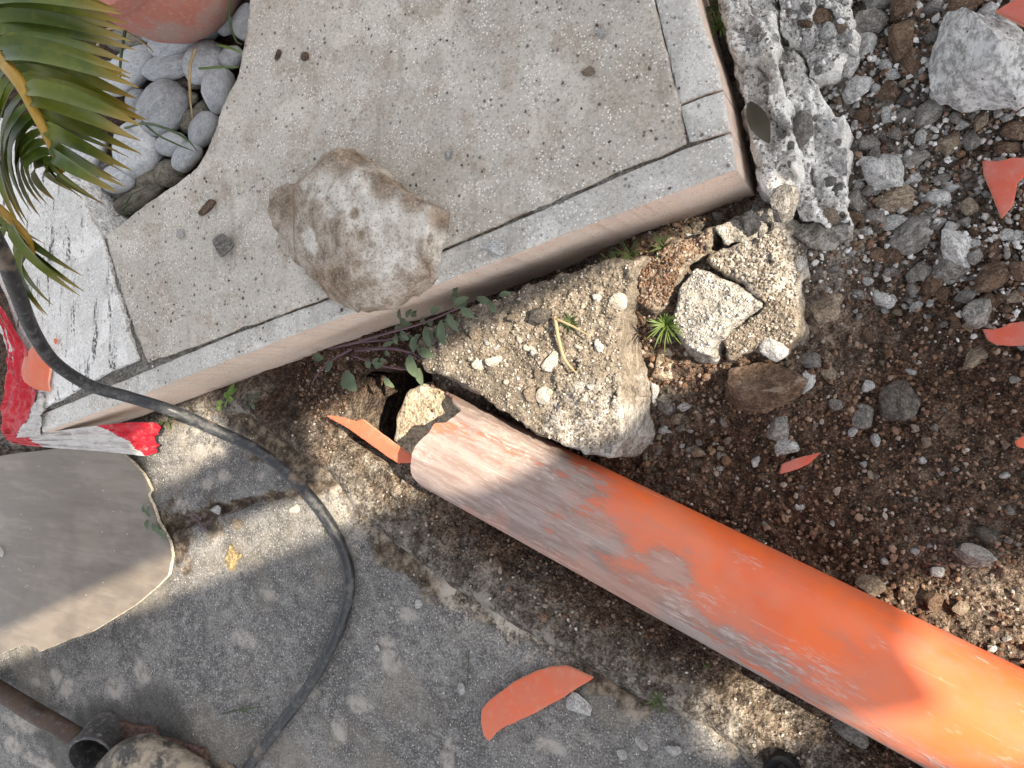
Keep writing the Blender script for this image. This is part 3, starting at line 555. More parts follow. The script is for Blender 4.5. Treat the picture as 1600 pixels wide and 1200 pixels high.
shell_piece('pipe_shard', [(1218, 742), (1221, 726), (1245, 716), (1281, 708), (1266, 722), (1246, 734)], -.02, 'small pointed red pipe shard lying on the brown soil above the pipe', M_SHARD_RED, 4.0, .3)
shell_piece('pipe_shard', [(1536, 250), (1560, 252), (1585, 246), (1612, 246), (1606, 270), (1590, 285), (1584, 320), (1566, 341), (1560, 325), (1545, 290), (1537, 270)], .015, 'dusty dark red pipe shard with downward point among the rubble, right edge', M_SHARD_RED, 3.0, 1.2)
shell_piece('pipe_shard', [(1535, 514), (1560, 513), (1580, 505), (1612, 500), (1612, 538), (1585, 540), (1558, 538), (1543, 530)], -.005, 'curved dusty red pipe shard half out of frame below a grey stone', M_SHARD_RED, 3.0, .1)
shell_piece('pipe_shard', [(1554, 16), (1580, 2), (1612, -20), (1622, 36), (1600, 39), (1575, 28)], .06, 'red pipe shard in the top right corner over the white boulder', M_SHARD_RED, 3.0, .5)
shell_piece('pipe_shard', [(1388, 28), (1410, 24), (1428, 30), (1436, 36), (1425, 48), (1400, 44)], .012, 'small red pipe shard wedged between brown stones near the top edge', M_SHARD_RED, 3.0, .5)
shell_piece('pipe_shard', [(1586, 690), (1600, 682), (1612, 690), (1606, 702), (1590, 698)], -.015, 'tiny orange pipe chip on the soil at the right edge', M_SHARD, 2.0, .5)
shell_piece('pipe_shard', [(84, 528), (90, 531), (87, 539), (84, 536)], .152, 'tiny red sliver on the white slab beside the hose', M_SHARD, 0, 0, th=.002)
# mortar plug lying in the broken mouth
M_PLUG = mineral('silt_mortar', (.44, .36, .26), (.36, .29, .205), 18, speck=(.08, .06, .04), pale=(.55, .50, .42), bump=.005)
tag(relief('mortar_lump', poly([(612, 664), (620, 632), (636, 606), (660, 602), (700, 612), (740, 640), (735, 700), (690, 735), (650, 735), (630, 712), (612, 690)], -.012), facet_top(-.012, [(640, 610, -.015, .25, -.1)], .004, 22, 61), -.075, .003, M_PLUG, rnd=.010, edge=.006, efreq=50, rough=.006, rows=5, seed=33),
    'beige silt and mortar lump lying inside the broken pipe mouth', 'mortar lump')

# ------------------------------------------------------------------ big stone on the step
def rock_mat():
    n = NT('pale_crusted_stone'); w = n.attr('white'); b = n.attr('brown'); mid = n.noise(40, 4, .68); fine = n.noise(260, 4, .72); big = n.noise(11, 3, .6)
    base = n.ramp(mid, [(.36, (.19, .145, .105)), (.5, (.33, .27, .215)), (.64, (.45, .39, .33))])
    wh = n.ramp(mid, [(.36, (.38, .34, .29)), (.5, (.55, .51, .45)), (.64, (.66, .63, .58))])
    br = n.ramp(mid, [(.36, (.10, .066, .042)), (.5, (.22, .152, .10)), (.64, (.34, .26, .185))])
    nz = n.math('MULTIPLY', n.math('SUBTRACT', big, .5), 1.0)
    mz = n.math('MULTIPLY', n.math('SUBTRACT', mid, .5), .6); c = n.mix(n.step(n.math('ADD', n.math('ADD', w, nz), mz), .34, .72), base, wh); c = n.mix(n.step(n.math('ADD', n.math('ADD', b, nz), mz), .38, .86, 0, .85), c, br)
    c = n.mix(n.step(fine, .47, .35, 0, .65), c, (.12, .085, .06)); c = n.mix(n.step(fine, .54, .66, 0, .4), c, (.62, .59, .54))
    n.bump((mid, .005, .8), (fine, .0016, .9)); return n.out(c, .93)
ZR = ZT + .066
R_PL = poly([(412, 300), (430, 283), (466, 272), (474, 252), (492, 237), (522, 230), (560, 240), (590, 258), (620, 285), (660, 312), (692, 330), (692, 350), (684, 372), (676, 402), (672, 432), (640, 462), (606, 482), (572, 487), (548, 484), (520, 470), (496, 462), (494, 440), (470, 420), (440, 398), (436, 376), (414, 350), (406, 325)], ZT + .02)
_rt = facet_top(ZR, [(630, 410, ZR, -.78, 1.04), (510, 432, ZR, .77, 1.16), (466, 330, ZR - .004, .85, .05), (600, 290, ZR, -.6, -1.0), (492, 264, ZR, .6, -1.0), (680, 352, ZR, -1.6, -.1), (560, 340, ZR, -.10, .16), (545, 380, ZR + .004, .35, .25), (470, 400, ZR - .012, 1.0, .6)], .0035, 26, 71, .0022, .9)
def rtop(x, y): return np.maximum(_rt(x, y), ZT + .004)
tag(relief('limestone_rock', R_PL, rtop, ZT - .004, .0036, rock_mat(), rnd=.003, edge=.008, efreq=45, rough=.006, rows=6, seed=40,
    attrs={'white': lambda x, y, s: np.clip(region(x, y, [(540, 290, .06, 1), (575, 320, .06, .9), (625, 345, .07, 1.1), (600, 390, .05, 1.0), (500, 275, .04, .9), (470, 375, .035, .9), (455, 340, .02, .6), (660, 340, .04, .9), (580, 475, .03, .35)], ZR - .01), 0, 1),
           'brown': lambda x, y, s: np.clip(region(x, y, [(432, 310, .05, .95), (500, 245, .05, .9), (545, 245, .05, 1.0), (610, 280, .045, 1.0), (650, 305, .04, 1.0), (686, 332, .035, 1.0), (515, 440, .055, 1.0), (480, 430, .04, .8), (560, 335, .013, 1.2), (518, 312, .009, .9), (545, 415, .02, .5)], ZR - .01), 0, 1)}),
    'big pale limestone rock with brown crust lying on the step edge', 'rock')

# ------------------------------------------------------------------ brown half shell on the path
def half_mat():
    n = NT('brown_pipe_inside'); a = n.noise(5, 3, .6); s = n.noise(26, 4, .7, n.map((.25, 1.6, 1), (0, 0, -.25))); f = n.noise(300, 3, .7); v = n.voro(60)
    c = n.mix(n.step(a, .42, .58), (.18, .148, .118), (.14, .115, .092)); c = n.mix(n.step(s, .5, .66, 0, .35), c, (.25, .215, .18)); c = n.mix(n.step(s, .5, .34, 0, .4), c, (.10, .082, .065))
    c = n.mix(n.math('MULTIPLY', n.step(v, .10, .05), n.step(n.noise(6, 3, .5), .5, .6)), c, (.6, .57, .52)); n.bump((s, .0006, .4), (f, .0003, .4)); return n.out(c, .45, Specular_IOR_Level=.45)
M_HALF = half_mat(); M_HEDGE = mineral('cream_cut_edge', (.62, .55, .43), (.54, .47, .36), 20, bump=.001)
hp = poly([(-120, 735), (0, 714), (50, 706), (110, 699), (160, 701), (190, 706), (204, 724), (216, 744), (223, 768), (215, 776), (222, 790), (230, 818), (250, 850), (257, 872), (257, 900), (240, 920), (215, 945), (165, 980), (130, 993), (101, 1006), (95, 1001), (70, 997), (42, 1009), (40, 1004), (0, 1023), (-120, 1080)], .035)
hc0 = PX(0, 850, .02)[:2]; hc1 = PX(255, 815, .02)[:2]; hd = (hc1 - hc0) / np.linalg.norm(hc1 - hc0)
def htop(x, y):
    q = -(x - hc0[0]) * hd[1] + (y - hc0[1]) * hd[0]; p = (x - hc0[0]) * hd[0] + (y - hc0[1]) * hd[1]
    return .012 + 1.25 * q * q * np.where(q < 0, 1.0, .9) + .004 * np.sin(p * 9)
tag(relief('pipe_half_shell', hp, htop, 0, .006, [M_HALF, M_HEDGE], rnd=.0006, edge=.0012, efreq=50, shell=.007, side=1, angle=45, seed=3), 'brown half shell of a big pipe with cream broken edge, lying open upward', 'pipe shell')

# ------------------------------------------------------------------ black hose
def hose_mat():
    n = NT('dusty_black_hose'); a = n.noise(38, 4, .7); b = n.noise(150, 4, .7); c = n.mix(n.step(n.math('ADD', a, n.math('MULTIPLY', n.math('SUBTRACT', b, .5), .6)), .46, .70, 0, .6), (.016, .017, .020), (.12, .118, .115)); c = n.mix(n.step(n.noise(9, 4, .6), .60, .68, 0, .5), c, (.27, .20, .14))
    n.bump((b, .0006, .5)); return n.out(c, n.step(a, .4, .65, .38, .85), Specular_IOR_Level=.5)
hz = [(-90, 260, .66), (-30, 340, .62), (5, 400, .57), (28, 460, .51), (52, 518, .43), (85, 566, .36), (140, 602, .29), (200, 620, .235), (270, 642, .185), (330, 668, .125), (400, 702, .075), (455, 745, .045), (500, 795, .026), (532, 850, .016), (546, 905, .0125), (536, 965, .0125), (508, 1030, .0125), (470, 1090, .0125), (425, 1150, .0125), (380, 1210, .0125), (320, 1290, .0125), (200, 1400, .0125)]
hpth = smooth_path([PX(*p) for p in hz], 10); hv, hf = tube(hpth, .0106, 16); tag(mesh('garden_hose', hv, hf, hose_mat()), 'dusty black hose curving from the palm down over the path', 'hose')

# ------------------------------------------------------------------ stones: prototypes shared by every copy
def stone_proto(k, sub=3, planes=11, amp=.15, dmin=.42, dmax=.80):
    r = np.random.default_rng(100 + k); V, F = ico(sub); V = V * np.array([1, r.uniform(.75, 1.1), r.uniform(.7, 1)])
    for _ in range(planes):
        n = r.normal(size=3); n /= np.linalg.norm(n); d = r.uniform(dmin, dmax); q = V @ n - d; V = V - np.outer(np.maximum(q, 0) * .96, n)
    nr = V / np.linalg.norm(V, axis=1)[:, None]
    V = V + nr * (amp * .55 * fbm(V[:,0] * 2.2, V[:,1] * 2.2, V[:,2] * 2.2, oct=3, seed=k) + amp * .40 * fbm(V[:,0] * 7, V[:,1] * 7, V[:,2] * 7, oct=3, seed=k + 40))[:, None]
    V = (V - (V.max(0) + V.min(0)) / 2) / (V.max(0) - V.min(0)); return V, F
def mk(V, F, m, name, smooth=True, angle=38):
    o = mesh(name, V, F, m, None, smooth, angle=angle); me = o.data; bpy.data.objects.remove(o); return me
def variants(name, m, n=7, **kw): return [mk(*stone_proto(k * 3 + len(name), **kw), m, name + '_mesh') for k in range(n)]
MT = {'g': variants('grey_stone', M_GREYSTONE, 8), 'w': variants('pale_stone', M_WHITESTONE, 8), 'b': variants('brown_stone', M_BROWNSTONE, 7), 't': variants('tan_stone', M_TANSTONE, 7), 'd': variants('dark_stone', M_DARKSTONE, 5), 'c': variants('cream_stone', M_CREAM, 5)}
MTB = {k: [mk(*stone_proto(200 + i * 5 + ord(k), sub=4, planes=16, amp=.15), m, 'boulder_mesh') for i in range(2)] for k, m in (('g', M_GREYSTONE), ('w', M_WHITESTONE), ('b', M_BROWNSTONE), ('t', M_TANSTONE), ('d', M_DARKSTONE))}
rs = random.Random(5)
def stone(u, v, w, h, m, label, cat='stone', group=None, rot=0.0, surf=None, hk=.62, sink=.30, name='stone', protos=None):
    p = drop(u, v, surf); kx, ky = mpp(u, v, p[2]); pool = protos or (MTB[m] if max(w, h) > 48 and m in MTB else MT[m])
    o = bpy.data.objects.new(name, rs.choice(pool)); COL.objects.link(o)
    sx, sy = w * kx * 1.06, h * ky * 1.06; sz = min(sx, sy) * hk * rs.uniform(.85, 1.15)
    o.scale = (sx, sy, sz); o.rotation_euler = (rs.uniform(-.15, .15), rs.uniform(-.15, .15), math.radians(rot) + rs.choice((0, math.pi)))
    o.location = (p[0], p[1], p[2] + sz * (.5 - sink)); return tag(o, label, cat, group)
def surf_of0(*fs):
    """upper envelope of the ground and block tops (polygon, top function)"""
    def f(x, y):
        z = G(x, y)
        for pl, t in fs: z = np.where(sdf(x, y, pl) > .004, np.maximum(z, t(x, y)), z)
        return z
    return f
BLK = surf_of0((LIP, G0), (W_PL, wtop), (B_PL, btop), (C_PL, ctop), (D_PL, facet_top(.058, (), .012, 22, 19)), (F1, ridge(.045, 23)), (F2, ridge(.075, 27)), (F3, ridge(.055, 33)))
bx_ = (xs > -1.13) & (xs < .35); by_ = (ys > -.63) & (ys < .63); XB = X[np.ix_(by_, bx_)]; YB = Y[np.ix_(by_, bx_)]; ZB = BLK(XB.ravel(), YB.ravel()).reshape(XB.shape)
def BLK(x, y):
    i = np.clip(np.round((x - XB[0, 0]) / .0033).astype(int), 0, XB.shape[1] - 1); j = np.clip(np.round((y - YB[0, 0]) / .0033).astype(int), 0, XB.shape[0] - 1); return ZB[j, i]
TOP = lambda x, y: np.full(np.shape(x), ZT + .0005); FLAT = lambda x, y: np.full(np.shape(x), .001)
S = [ # u, v, w, h, kind, label, rotation
 (1527, 103, 150, 170, 'w', 'big bluish white boulder in the rubble, top right', 10), (1480, 137, 54, 66, 'w', 'white angular stone leaning on the big white boulder', 0),
 (1358, 40, 52, 46, 'g', 'grey stone with tan patch above the pale rubble', -30), (1412, 62, 50, 58, 'b', 'brown angular stone near the top, above the rusty one', 20), (1425, 100, 34, 40, 'b', 'small rusty brown stone beside the white boulder', 10),
 (1350, 75, 36, 42, 'w', 'pale chipped stone under the grey tan-patched stone', -30), (1370, 4, 46, 32, 'g', 'grey stone cut by the top edge, right of the mortar mass', 0), (1416, 8, 56, 42, 'b', 'brown stone cut by the top edge, left of a grey chip', 10),
 (1459, 12, 36, 30, 'g', 'narrow grey stone at the top edge between two brown stones', 30), (1509, 12, 74, 42, 'b', 'wide brown stone at the top edge over the white boulder', 0), (1394, 117, 25, 18, 'w', 'small white stone left of the rusty brown stone', 0),
 (1388, 143, 36, 27, 'b', 'round reddish brown stone below the small white one', 0), (1341, 140, 48, 42, 'w', 'crumbly pale mortar lump beside the footing', 0), (1322, 100, 40, 52, 'w', 'white crumbling stone at the foot of the mortar mass', -10),
 (1411, 181, 36, 25, 'g', 'oblong grey stone left of a longer grey one', 25), (1449, 178, 52, 34, 'g', 'long split grey stone under the white angular stone', 30), (1386, 180, 22, 27, 'w', 'pale upright chip left of two grey stones', -20), (1421, 158, 42, 24, 'd', 'dark brown stone above the oblong grey stones', 0),
 (1357, 223, 36, 23, 'g', 'flat grey stone beside the long mortar slab', 0), (1381, 268, 60, 68, 'w', 'large pale grey stone with pointed top in the middle rubble', 25), (1431, 246, 42, 28, 'g', 'grey knobbly stone right of the large pale pointed stone', 0), (1480, 226, 46, 34, 't', 'flat tan stone below the long split grey stone', 15),
 (1518, 219, 30, 34, 'g', 'grey wedge stone left of the dark red shard tip', -25), (1438, 216, 22, 28, 'w', 'small white pointed stone over the knobbly grey stone', 10), (1397, 310, 60, 42, 't', 'pinkish grey angular stone below the large pale pointed stone', -10), (1434, 362, 92, 52, 'g', 'long slanting grey brown stone over the soil', 35),
 (1496, 388, 50, 66, 'w', 'pale tall stone right of the long slanting stone', 10), (1485, 293, 28, 20, 'w', 'white chip left of the dark red shard', 10), (1397, 347, 40, 22, 'w', 'pale flat stone left of the long slanting stone', 10), (1574, 233, 40, 26, 'b', 'brown stone just over the dark red shard', 0),
 (1584, 205, 42, 30, 'b', 'brown stone at the right edge under the white boulder', -10), (1532, 190, 22, 34, 't', 'slim tan stone below the white boulder', -30), (1590, 372, 32, 24, 'w', 'pale stone at the right edge below the dark red shard', 30), (1592, 92, 34, 50, 'g', 'grey stone at the right edge beside the white boulder', 0),
 (1482, 420, 64, 46, 'g', 'mottled grey stone under the pale tall stone', 10), (1546, 434, 62, 40, 'b', 'brown earthy stone right of the mottled grey stone', 20), (1509, 462, 36, 25, 'g', 'small grey stone under the brown earthy stone', 0), (1528, 490, 50, 42, 'g', 'grey angular stone just above the half hidden red shard', 25),
 (1522, 559, 52, 24, 't', 'long tan stone below the half hidden red shard', 38), (1296, 481, 54, 40, 't', 'tan rounded stone right of the sunlit clod', 25), (1380, 466, 40, 32, 'w', 'patch-like crumbled white stone on the soil', 0), (1404, 624, 62, 66, 'd', 'dark grey flat stone alone on the brown soil', 10),
 (1347, 651, 36, 38, 'g', 'triangular grey stone left of the dark flat stone', -20), (1230, 697, 38, 31, 'w', 'speckled white stone just above the pointed red shard', -15), (1218, 668, 36, 42, 'g', 'grey stone above the speckled white stone', -25), (1294, 580, 24, 32, 't', 'small tan stone right of the broad brown slab', 10),
 (1262, 597, 28, 36, 'w', 'pale stone at the right end of the broad brown slab', 0), (1196, 606, 120, 76, 'b', 'broad brown earthy slab of stone below the sunlit clod', -12), (1210, 545, 44, 40, 'w', 'white grey stone tucked under the sunlit clod', 0), (1266, 563, 36, 26, 'g', 'grey stone between the clod and the pale stone', -10),
 (1526, 869, 66, 34, 'g', 'grey and tan angular stone near the right end of the pipe', -30), (1546, 838, 46, 28, 'd', 'dark grey stone above the grey and tan angular one', 0), (1360, 914, 46, 34, 't', 'sandy clod touching the upper edge of the pipe', 0), (1458, 939, 32, 32, 'b', 'brown square stone beside the upper edge of the pipe', 0),
 (1500, 948, 28, 24, 't', 'small sunlit tan stone beside the pipe', 0), (1320, 1142, 76, 44, 'g', 'grey flat stone tucked against the lower edge of the pipe', -28), (1252, 172 + 30, 36, 52, 'g', 'bluish grey stone set in the footing beside the step', 0), (1228, 318, 46, 54, 'g', 'dark bluish stone under the corner of the step', 15),
 (1148, 352, 34, 26, 'w', 'pale stone just below the step corner', 10), (1100, 372, 40, 28, 'g', 'grey stone half buried below the step side', 10), (1082, 378, 32, 26, 'w', 'white stone half buried below the step side', 0), (1192, 372, 44, 22, 'g', 'flat grey stone above the sunlit clod', 0),
 (1022, 606, 16, 44, 'w', 'long pale stone standing in the gap right of the concrete wedge', 12), (1042, 634, 30, 26, 'g', 'bluish grey square stone in the gap right of the wedge', -20), (996, 590, 20, 30, 'w', 'pale grey stone leaning on the right side of the wedge', 10), (1058, 655, 24, 18, 't', 'tan chip under the bluish grey square stone', 30)]
for u, v, w, h, m, lab, rot in S: stone(u, v, w, h, m, lab, rot=rot, surf=BLK, sink=.34)
SM = [ # smaller, but one can point at each
 (1185, 471, 22, 30, 'c', 'cream pointed stone on the sunlit clod', BLK), (1252, 412, 16, 24, 'w', 'small white stone at the upper right of the sunlit clod', BLK), (743, 514, 18, 36, 't', 'upright pinkish stone beside the weed on the wedge', BLK), (751, 568, 22, 21, 'c', 'cream square chip on the wedge above the pipe mouth, left of its twin', BLK),
 (773, 564, 25, 19, 'c', 'cream square chip on the wedge above the pipe mouth, right of its twin', BLK), (828, 544, 18, 12, 'c', 'small tilted cream chip in the middle of the wedge', BLK), (862, 566, 30, 26, 'c', 'cream lump left of the straw on the wedge', BLK), (936, 540, 18, 18, 'w', 'round white stone on the right part of the wedge', BLK),
 (934, 467, 15, 15, 'w', 'bluish white chip near the upper corner of the wedge', BLK), (968, 471, 28, 26, 'c', 'cream lump at the upper right corner of the wedge', BLK), (832, 616, 22, 26, 't', 'pinkish white chip at the wedge rim, left half', BLK), (850, 618, 22, 28, 'c', 'white chip at the wedge rim, right half', BLK), (901, 444, 25, 28, 'w', 'pale grey chip on the wedge close to the step', BLK),
 (844, 494, 34, 24, 'd', 'dark earthy stone above the straw', BLK), (923, 604, 11, 9, 'w', 'tiny white stone near the grey tip of the wedge', BLK),
 (776, 388, 34, 27, 'w', 'white stone chip on the step border right of the rock', TOP), (354, 383, 30, 34, 'g', 'flat grey chip on the tread left of the rock', TOP), (326, 324, 26, 20, 'b', 'brown earth crumb on the tread near the cobbles', TOP), (920, 114, 19, 17, 't', 'pink stone chip on the upper tread', TOP), (701, 242, 11, 13, 'w', 'tiny white chip on the tread above the rock', TOP), (940, 52, 14, 14, 'w', 'white and black chip near the top of the tread', TOP), (436, 86, 11, 14, 'b', 'small dark brown crumb at the top of the tread, near the middle left', TOP), (478, 88, 11, 14, 'b', 'dark brown crumb right of a similar one at the top of the tread', TOP), (284, 365, 14, 13, 'w', 'small pale pebble on the tread below the cobble bed', TOP),
 (906, 1100, 38, 34, 'w', 'pale square concrete chip beside the large shard on the path', FLAT), (722, 1075, 13, 18, 'w', 'small white chip left of the large shard on the path', FLAT), (656, 943, 11, 13, 'w', 'small white pebble right of the hose bend', FLAT), (1002, 1162, 22, 14, 'w', 'pale chip near the bottom edge of the path, upper of three', FLAT), (972, 1178, 14, 16, 'w', 'pale chip near the bottom edge of the path, left of three', FLAT), (1052, 1170, 26, 20, 'w', 'pale chip near the bottom edge of the path, right of three', FLAT), (590, 1012, 9, 10, 'w', 'tiny white pebble on the open path right of the hose', FLAT),
 (338, 797, 15, 14, 'w', 'white pebble lying in the path joint', FLAT), (371, 820, 13, 17, 't', 'small pinkish pebble below the path joint', FLAT), (462, 795, 15, 13, 'c', 'bright white chip inside the hose bend', FLAT), (2, 862, 9, 14, 'w', 'white chip in the brown half shell at the left edge', lambda x, y: htop(x, y))]
for u, v, w, h, m, lab, sf in SM: stone(u, v, w, h, m, lab, 'stone chip', surf=sf, rot=rs.uniform(-25, 25), sink=.22, hk=.55, name='stone_chip')
# countable small stones that nothing tells apart
pipe_px = [(640, 760), (655, 640), (740, 610), (1620, 1050), (1620, 1300), (1450, 1205)]
RUB = [(1230, 0), (1600, 0), (1600, 480), (1480, 520), (1340, 470), (1250, 370), (1330, 300)]; SOILR = [(1000, 640), (1100, 600), (1260, 520), (1340, 470), (1600, 500), (1600, 1020), (1000, 730)]
def inside(u, v, pl): return float(sdf(np.array([u]), np.array([v]), np.array(pl, float))[0])
taken = [(a[0], a[1], max(a[2], a[3])) for a in S] + [(1567, 292, 80), (1570, 522, 70), (1246, 728, 60)]
CORE = {}
for a in S:
    c_ = a[5]
    for w_ in (' in ', ' leaning', ' with', ' above', ' near', ' beside', ' under', ' cut', ' at ', ' left', ' right', ' over', ' below', ' between', ' just', ' alone', ' tucked', ' half', ' set', ' standing', ' on ', ' touching', ' among', ','): c_ = c_.split(w_)[0]
    CORE.setdefault(c_, []).append(a)
REFS = [(c_, v_[0]) for c_, v_ in CORE.items() if len(v_) == 1 and len(c_.split()) > 2]
COLW = {'g': 'grey', 'w': 'pale', 'b': 'brown', 't': 'tan', 'd': 'dark', 'c': 'cream'}; ORD = ['', 'second ', 'third ', 'fourth ', 'fifth ', 'sixth ', 'seventh ', 'eighth ', 'ninth ', 'tenth ', 'eleventh ', 'twelfth ', 'thirteenth ', 'fourteenth ', 'fifteenth ', 'sixteenth ', 'seventeenth ', 'eighteenth ', 'nineteenth ', 'twentieth ']; RAND = []
def relabel():
    B_ = {}
    for o, u, v, m in RAND:
        c_, a = min(REFS, key=lambda q: (q[1][0] - u)**2 + (q[1][1] - v)**2); du, dv = u - a[0], v - a[1]
        d_ = ('right of' if du > 0 else 'left of') if abs(du) > abs(dv) else ('below' if dv > 0 else 'above')
        B_.setdefault((COLW[m], d_, c_), []).append((du * du + dv * dv, o))
    for (m, d_, c_), L_ in B_.items():
        for i, (q, o) in enumerate(sorted(L_, key=lambda t: t[0])): o['label'] = f'{ORD[min(i, 19)]}small {m} stone {d_} the {c_}'
def scatter(n, pl, smin, smax, kinds, label, group, dist=.55):
    k = 0; tries = 0
    us = [p[0] for p in pl]; vsx = [p[1] for p in pl]
    while k < n and tries < n * 60:
        tries += 1; u = rs.uniform(min(us), max(us)); v = rs.uniform(min(vsx), max(vsx)); sz = smin + (smax - smin) * rs.random()**2.2
        if inside(u, v, pl) < 0 or inside(u, v, pipe_px) > -10: continue
        if any((u - a)**2 + (v - b)**2 < (dist * (c + sz) * .5 + 2)**2 for a, b, c in taken): continue
        taken.append((u, v, sz)); km = rs.choice(kinds); o = stone(u, v, sz, sz * rs.uniform(.6, 1.0), km, label, 'stone', group, rot=rs.uniform(-80, 80), surf=BLK, sink=.3, hk=.7, name='small_stone'); k += 1; RAND.append((o, u, v, km))
scatter(175, RUB, 11, 42, 'gggwwwwbbt', 'small loose stone in the grey rubble, upper right', 'loose stones of the upper right rubble')
scatter(95, SOILR, 9, 22, 'ggwwtbbt', 'small loose stone scattered on the brown soil above the pipe', 'loose stones on the brown soil')
scatter(24, [(1110, 30), (1160, 140), (1240, 300), (1330, 350), (1325, 190), (1250, 60), (1220, 0)], 10, 24, 'gwwg', 'small pale chip lying on the broken mortar footing', 'chips on the mortar footing', .4)
scatter(34, [(700, 520), (960, 430), (960, 640), (900, 670), (770, 600)], 7, 14, 'cctw', 'small pale chip on the earthy concrete wedge', 'chips on the concrete wedge', .6)
scatter(22, [(1000, 560), (1030, 600), (1110, 640), (1180, 700), (1000, 720), (985, 640)], 8, 20, 'gwgt', 'small stone in the hollow right of the concrete wedge', 'stones in the hollow by the wedge', .5)
scatter(20, [(1010, 400), (1140, 350), (1240, 345), (1230, 300), (1190, 310), (1000, 385)], 9, 20, 'gwdt', 'small stone lying along the foot of the stone step', 'stones along the step foot', .5)

relabel()
# ------------------------------------------------------------------ crumbs too small to count
IC = {1: ico(1), 2: ico(2)}
def crumbs(name, label, m, pts, size, flat=.8, seed=0, sub=1, smooth=False):
    IV, IF = IC[sub]
    r = np.random.default_rng(seed); n = len(pts); q = r.normal(size=(n, 4)); q /= np.linalg.norm(q, axis=1)[:, None]; w, x, y, z = q.T
    Rm = np.stack([1-2*(y*y+z*z), 2*(x*y-z*w), 2*(x*z+y*w), 2*(x*y+z*w), 1-2*(x*x+z*z), 2*(y*z-x*w), 2*(x*z-y*w), 2*(y*z+x*w), 1-2*(x*x+y*y)], -1).reshape(n, 3, 3)
    base = IV[None] * r.uniform(.55, 1.15, (n, len(IV), 1)) * r.uniform(.5, 1, (n, 1, 3)); V = np.einsum('nij,nkj->nki', Rm, base) * size[:, None, None] * .5; V[:, :, 2] *= flat; V += pts[:, None, :]
    F = (IF[None] + (np.arange(n) * len(IV))[:, None, None]).reshape(-1, 3)
    return tag(mesh(name, V.reshape(-1, 3), F, m, smooth=smooth), label, kind='stuff')
def field(n, x0, x1, y0, y1, smin, smax, keep, surf, seed, pw=3.0, clump=0, lift=.22):
    r = np.random.default_rng(seed); x = r.uniform(x0, x1, n); y = r.uniform(y0, y1, n); k = keep(x, y)
    if clump: k &= fbm(x * clump, y * clump, oct=3, seed=seed) + r.uniform(-.5, .5, n) > 0
    x, y = x[k], y[k]; s = smin + (smax - smin) * r.random(len(x))**pw; return np.stack([x, y, surf(x, y) + s * lift], -1), s
soilmask = lambda x, y: (sdf(x, y, SLAB) < .0) & (sdf(x, y, STEP) < .0) & ((sdf(x, y, HOLE) < -.003) | (sdf(x, y, LIP) > .004))
p_, s_ = field(64000, -1.05, .34, -.62, .62, .002, .012, lambda x, y: soilmask(x, y) & (region(x, y, TAN) + .9 * sstep(-.06, -.01, sdf(x, y, SLAB)) + .25 * fbm(x * 14, y * 14, oct=2, seed=5) < .55), GL, 1, 3.6); crumbs('soil_crumbs', 'brown crumbs and grit of the dug soil', M_CR_SOIL, p_, s_, seed=1)
p_, s_ = field(2600, -.75, .34, -.45, .62, .006, .018, lambda x, y: soilmask(x, y) & (np.abs(BLK(x, y) - GL(x, y)) < .004), GL, 31, 3.2, 7); crumbs('soil_clods', 'brown clods of the dug soil', M_CR_SOIL, p_, s_, .8, seed=31, sub=2)
T_ = lambda x, y: soilmask(x, y) & (region(x, y, TAN) > .42)
p_, s_ = field(26000, -1.05, .34, -.62, .62, .002, .009, T_, GL, 2, 3.0); crumbs('sandy_crumbs', 'pale sandy crumbs along the path edge and pipe mouth', M_CR_TAN, p_, s_, seed=2)
rub_pl = poly(RUB); p_, s_ = field(15000, -.45, .34, .0, .62, .003, .015, lambda x, y: soilmask(x, y) & (sdf(x, y, rub_pl) > -.02), BLK, 3, 2.6, 6); crumbs('rubble_grit', 'grey grit between the rubble stones', M_CR_GREY, p_, s_, seed=3)
for nm, pl, tp, cnt, m, lab in (('wedge_crumbs', W_PL, wtop, 6200, M_CR_TAN, 'sandy crumbs on the concrete wedge'), ('clod_crumbs', C_PL, ctop, 2600, M_CR_TAN, 'sandy crumbs on the sunlit clod'), ('chunk_grit', B_PL, btop, 500, M_CR_GREY, 'grit on the cracked concrete chunk'), ('brown_clod_crumbs', D_PL, facet_top(.058, (), .012, 22, 19), 2200, M_CR_SOIL, 'brown crumbs on the clod by the step'), ('footing_grit', F2, ridge(.075, 27), 1800, M_CR_GREY, 'grit on the footing along the step'), ('slab_footing_grit', F1, ridge(.045, 23), 900, M_CR_GREY, 'grit on the long mortar slab'), ('mass_grit', F3, ridge(.055, 33), 1500, M_CR_GREY, 'grit on the crumbling mortar mass')):
    a0, a1 = pl.min(0), pl.max(0); p_, s_ = field(cnt * 2, a0[0], a1[0], a0[1], a1[1], .0015, .0075, lambda x, y: sdf(x, y, pl) > .004, tp, len(nm), 3.0); crumbs(nm, lab, m, p_, s_, seed=len(nm))
tr_pl = poly([(400, 0), (330, 230), (200, 345), (165, 375), (220, 560), (66, 660), (200, 622), (700, 432), (1145, 262), (1085, 0)], ZT)
p_, s_ = field(11000, -2.0, -.2, -.1, .75, .0015, .0085, lambda x, y: (sdf(x, y, tr_pl) > .003), TOP, 5, 5.0, 3); crumbs('tread_dust', 'white and dark specks of grit strewn on the step', M_CR_DUST, p_, s_, .5, seed=5)
p_, s_ = field(9000, -2.1, -.2, -1.0, .05, .0014, .006, lambda x, y: (sdf(x, y, SLAB) > .01), slab_top, 6, 4.5, 2.5); crumbs('path_grit', 'fine grit strewn on the concrete path', M_CR_DUST, p_, s_, .6, seed=6)
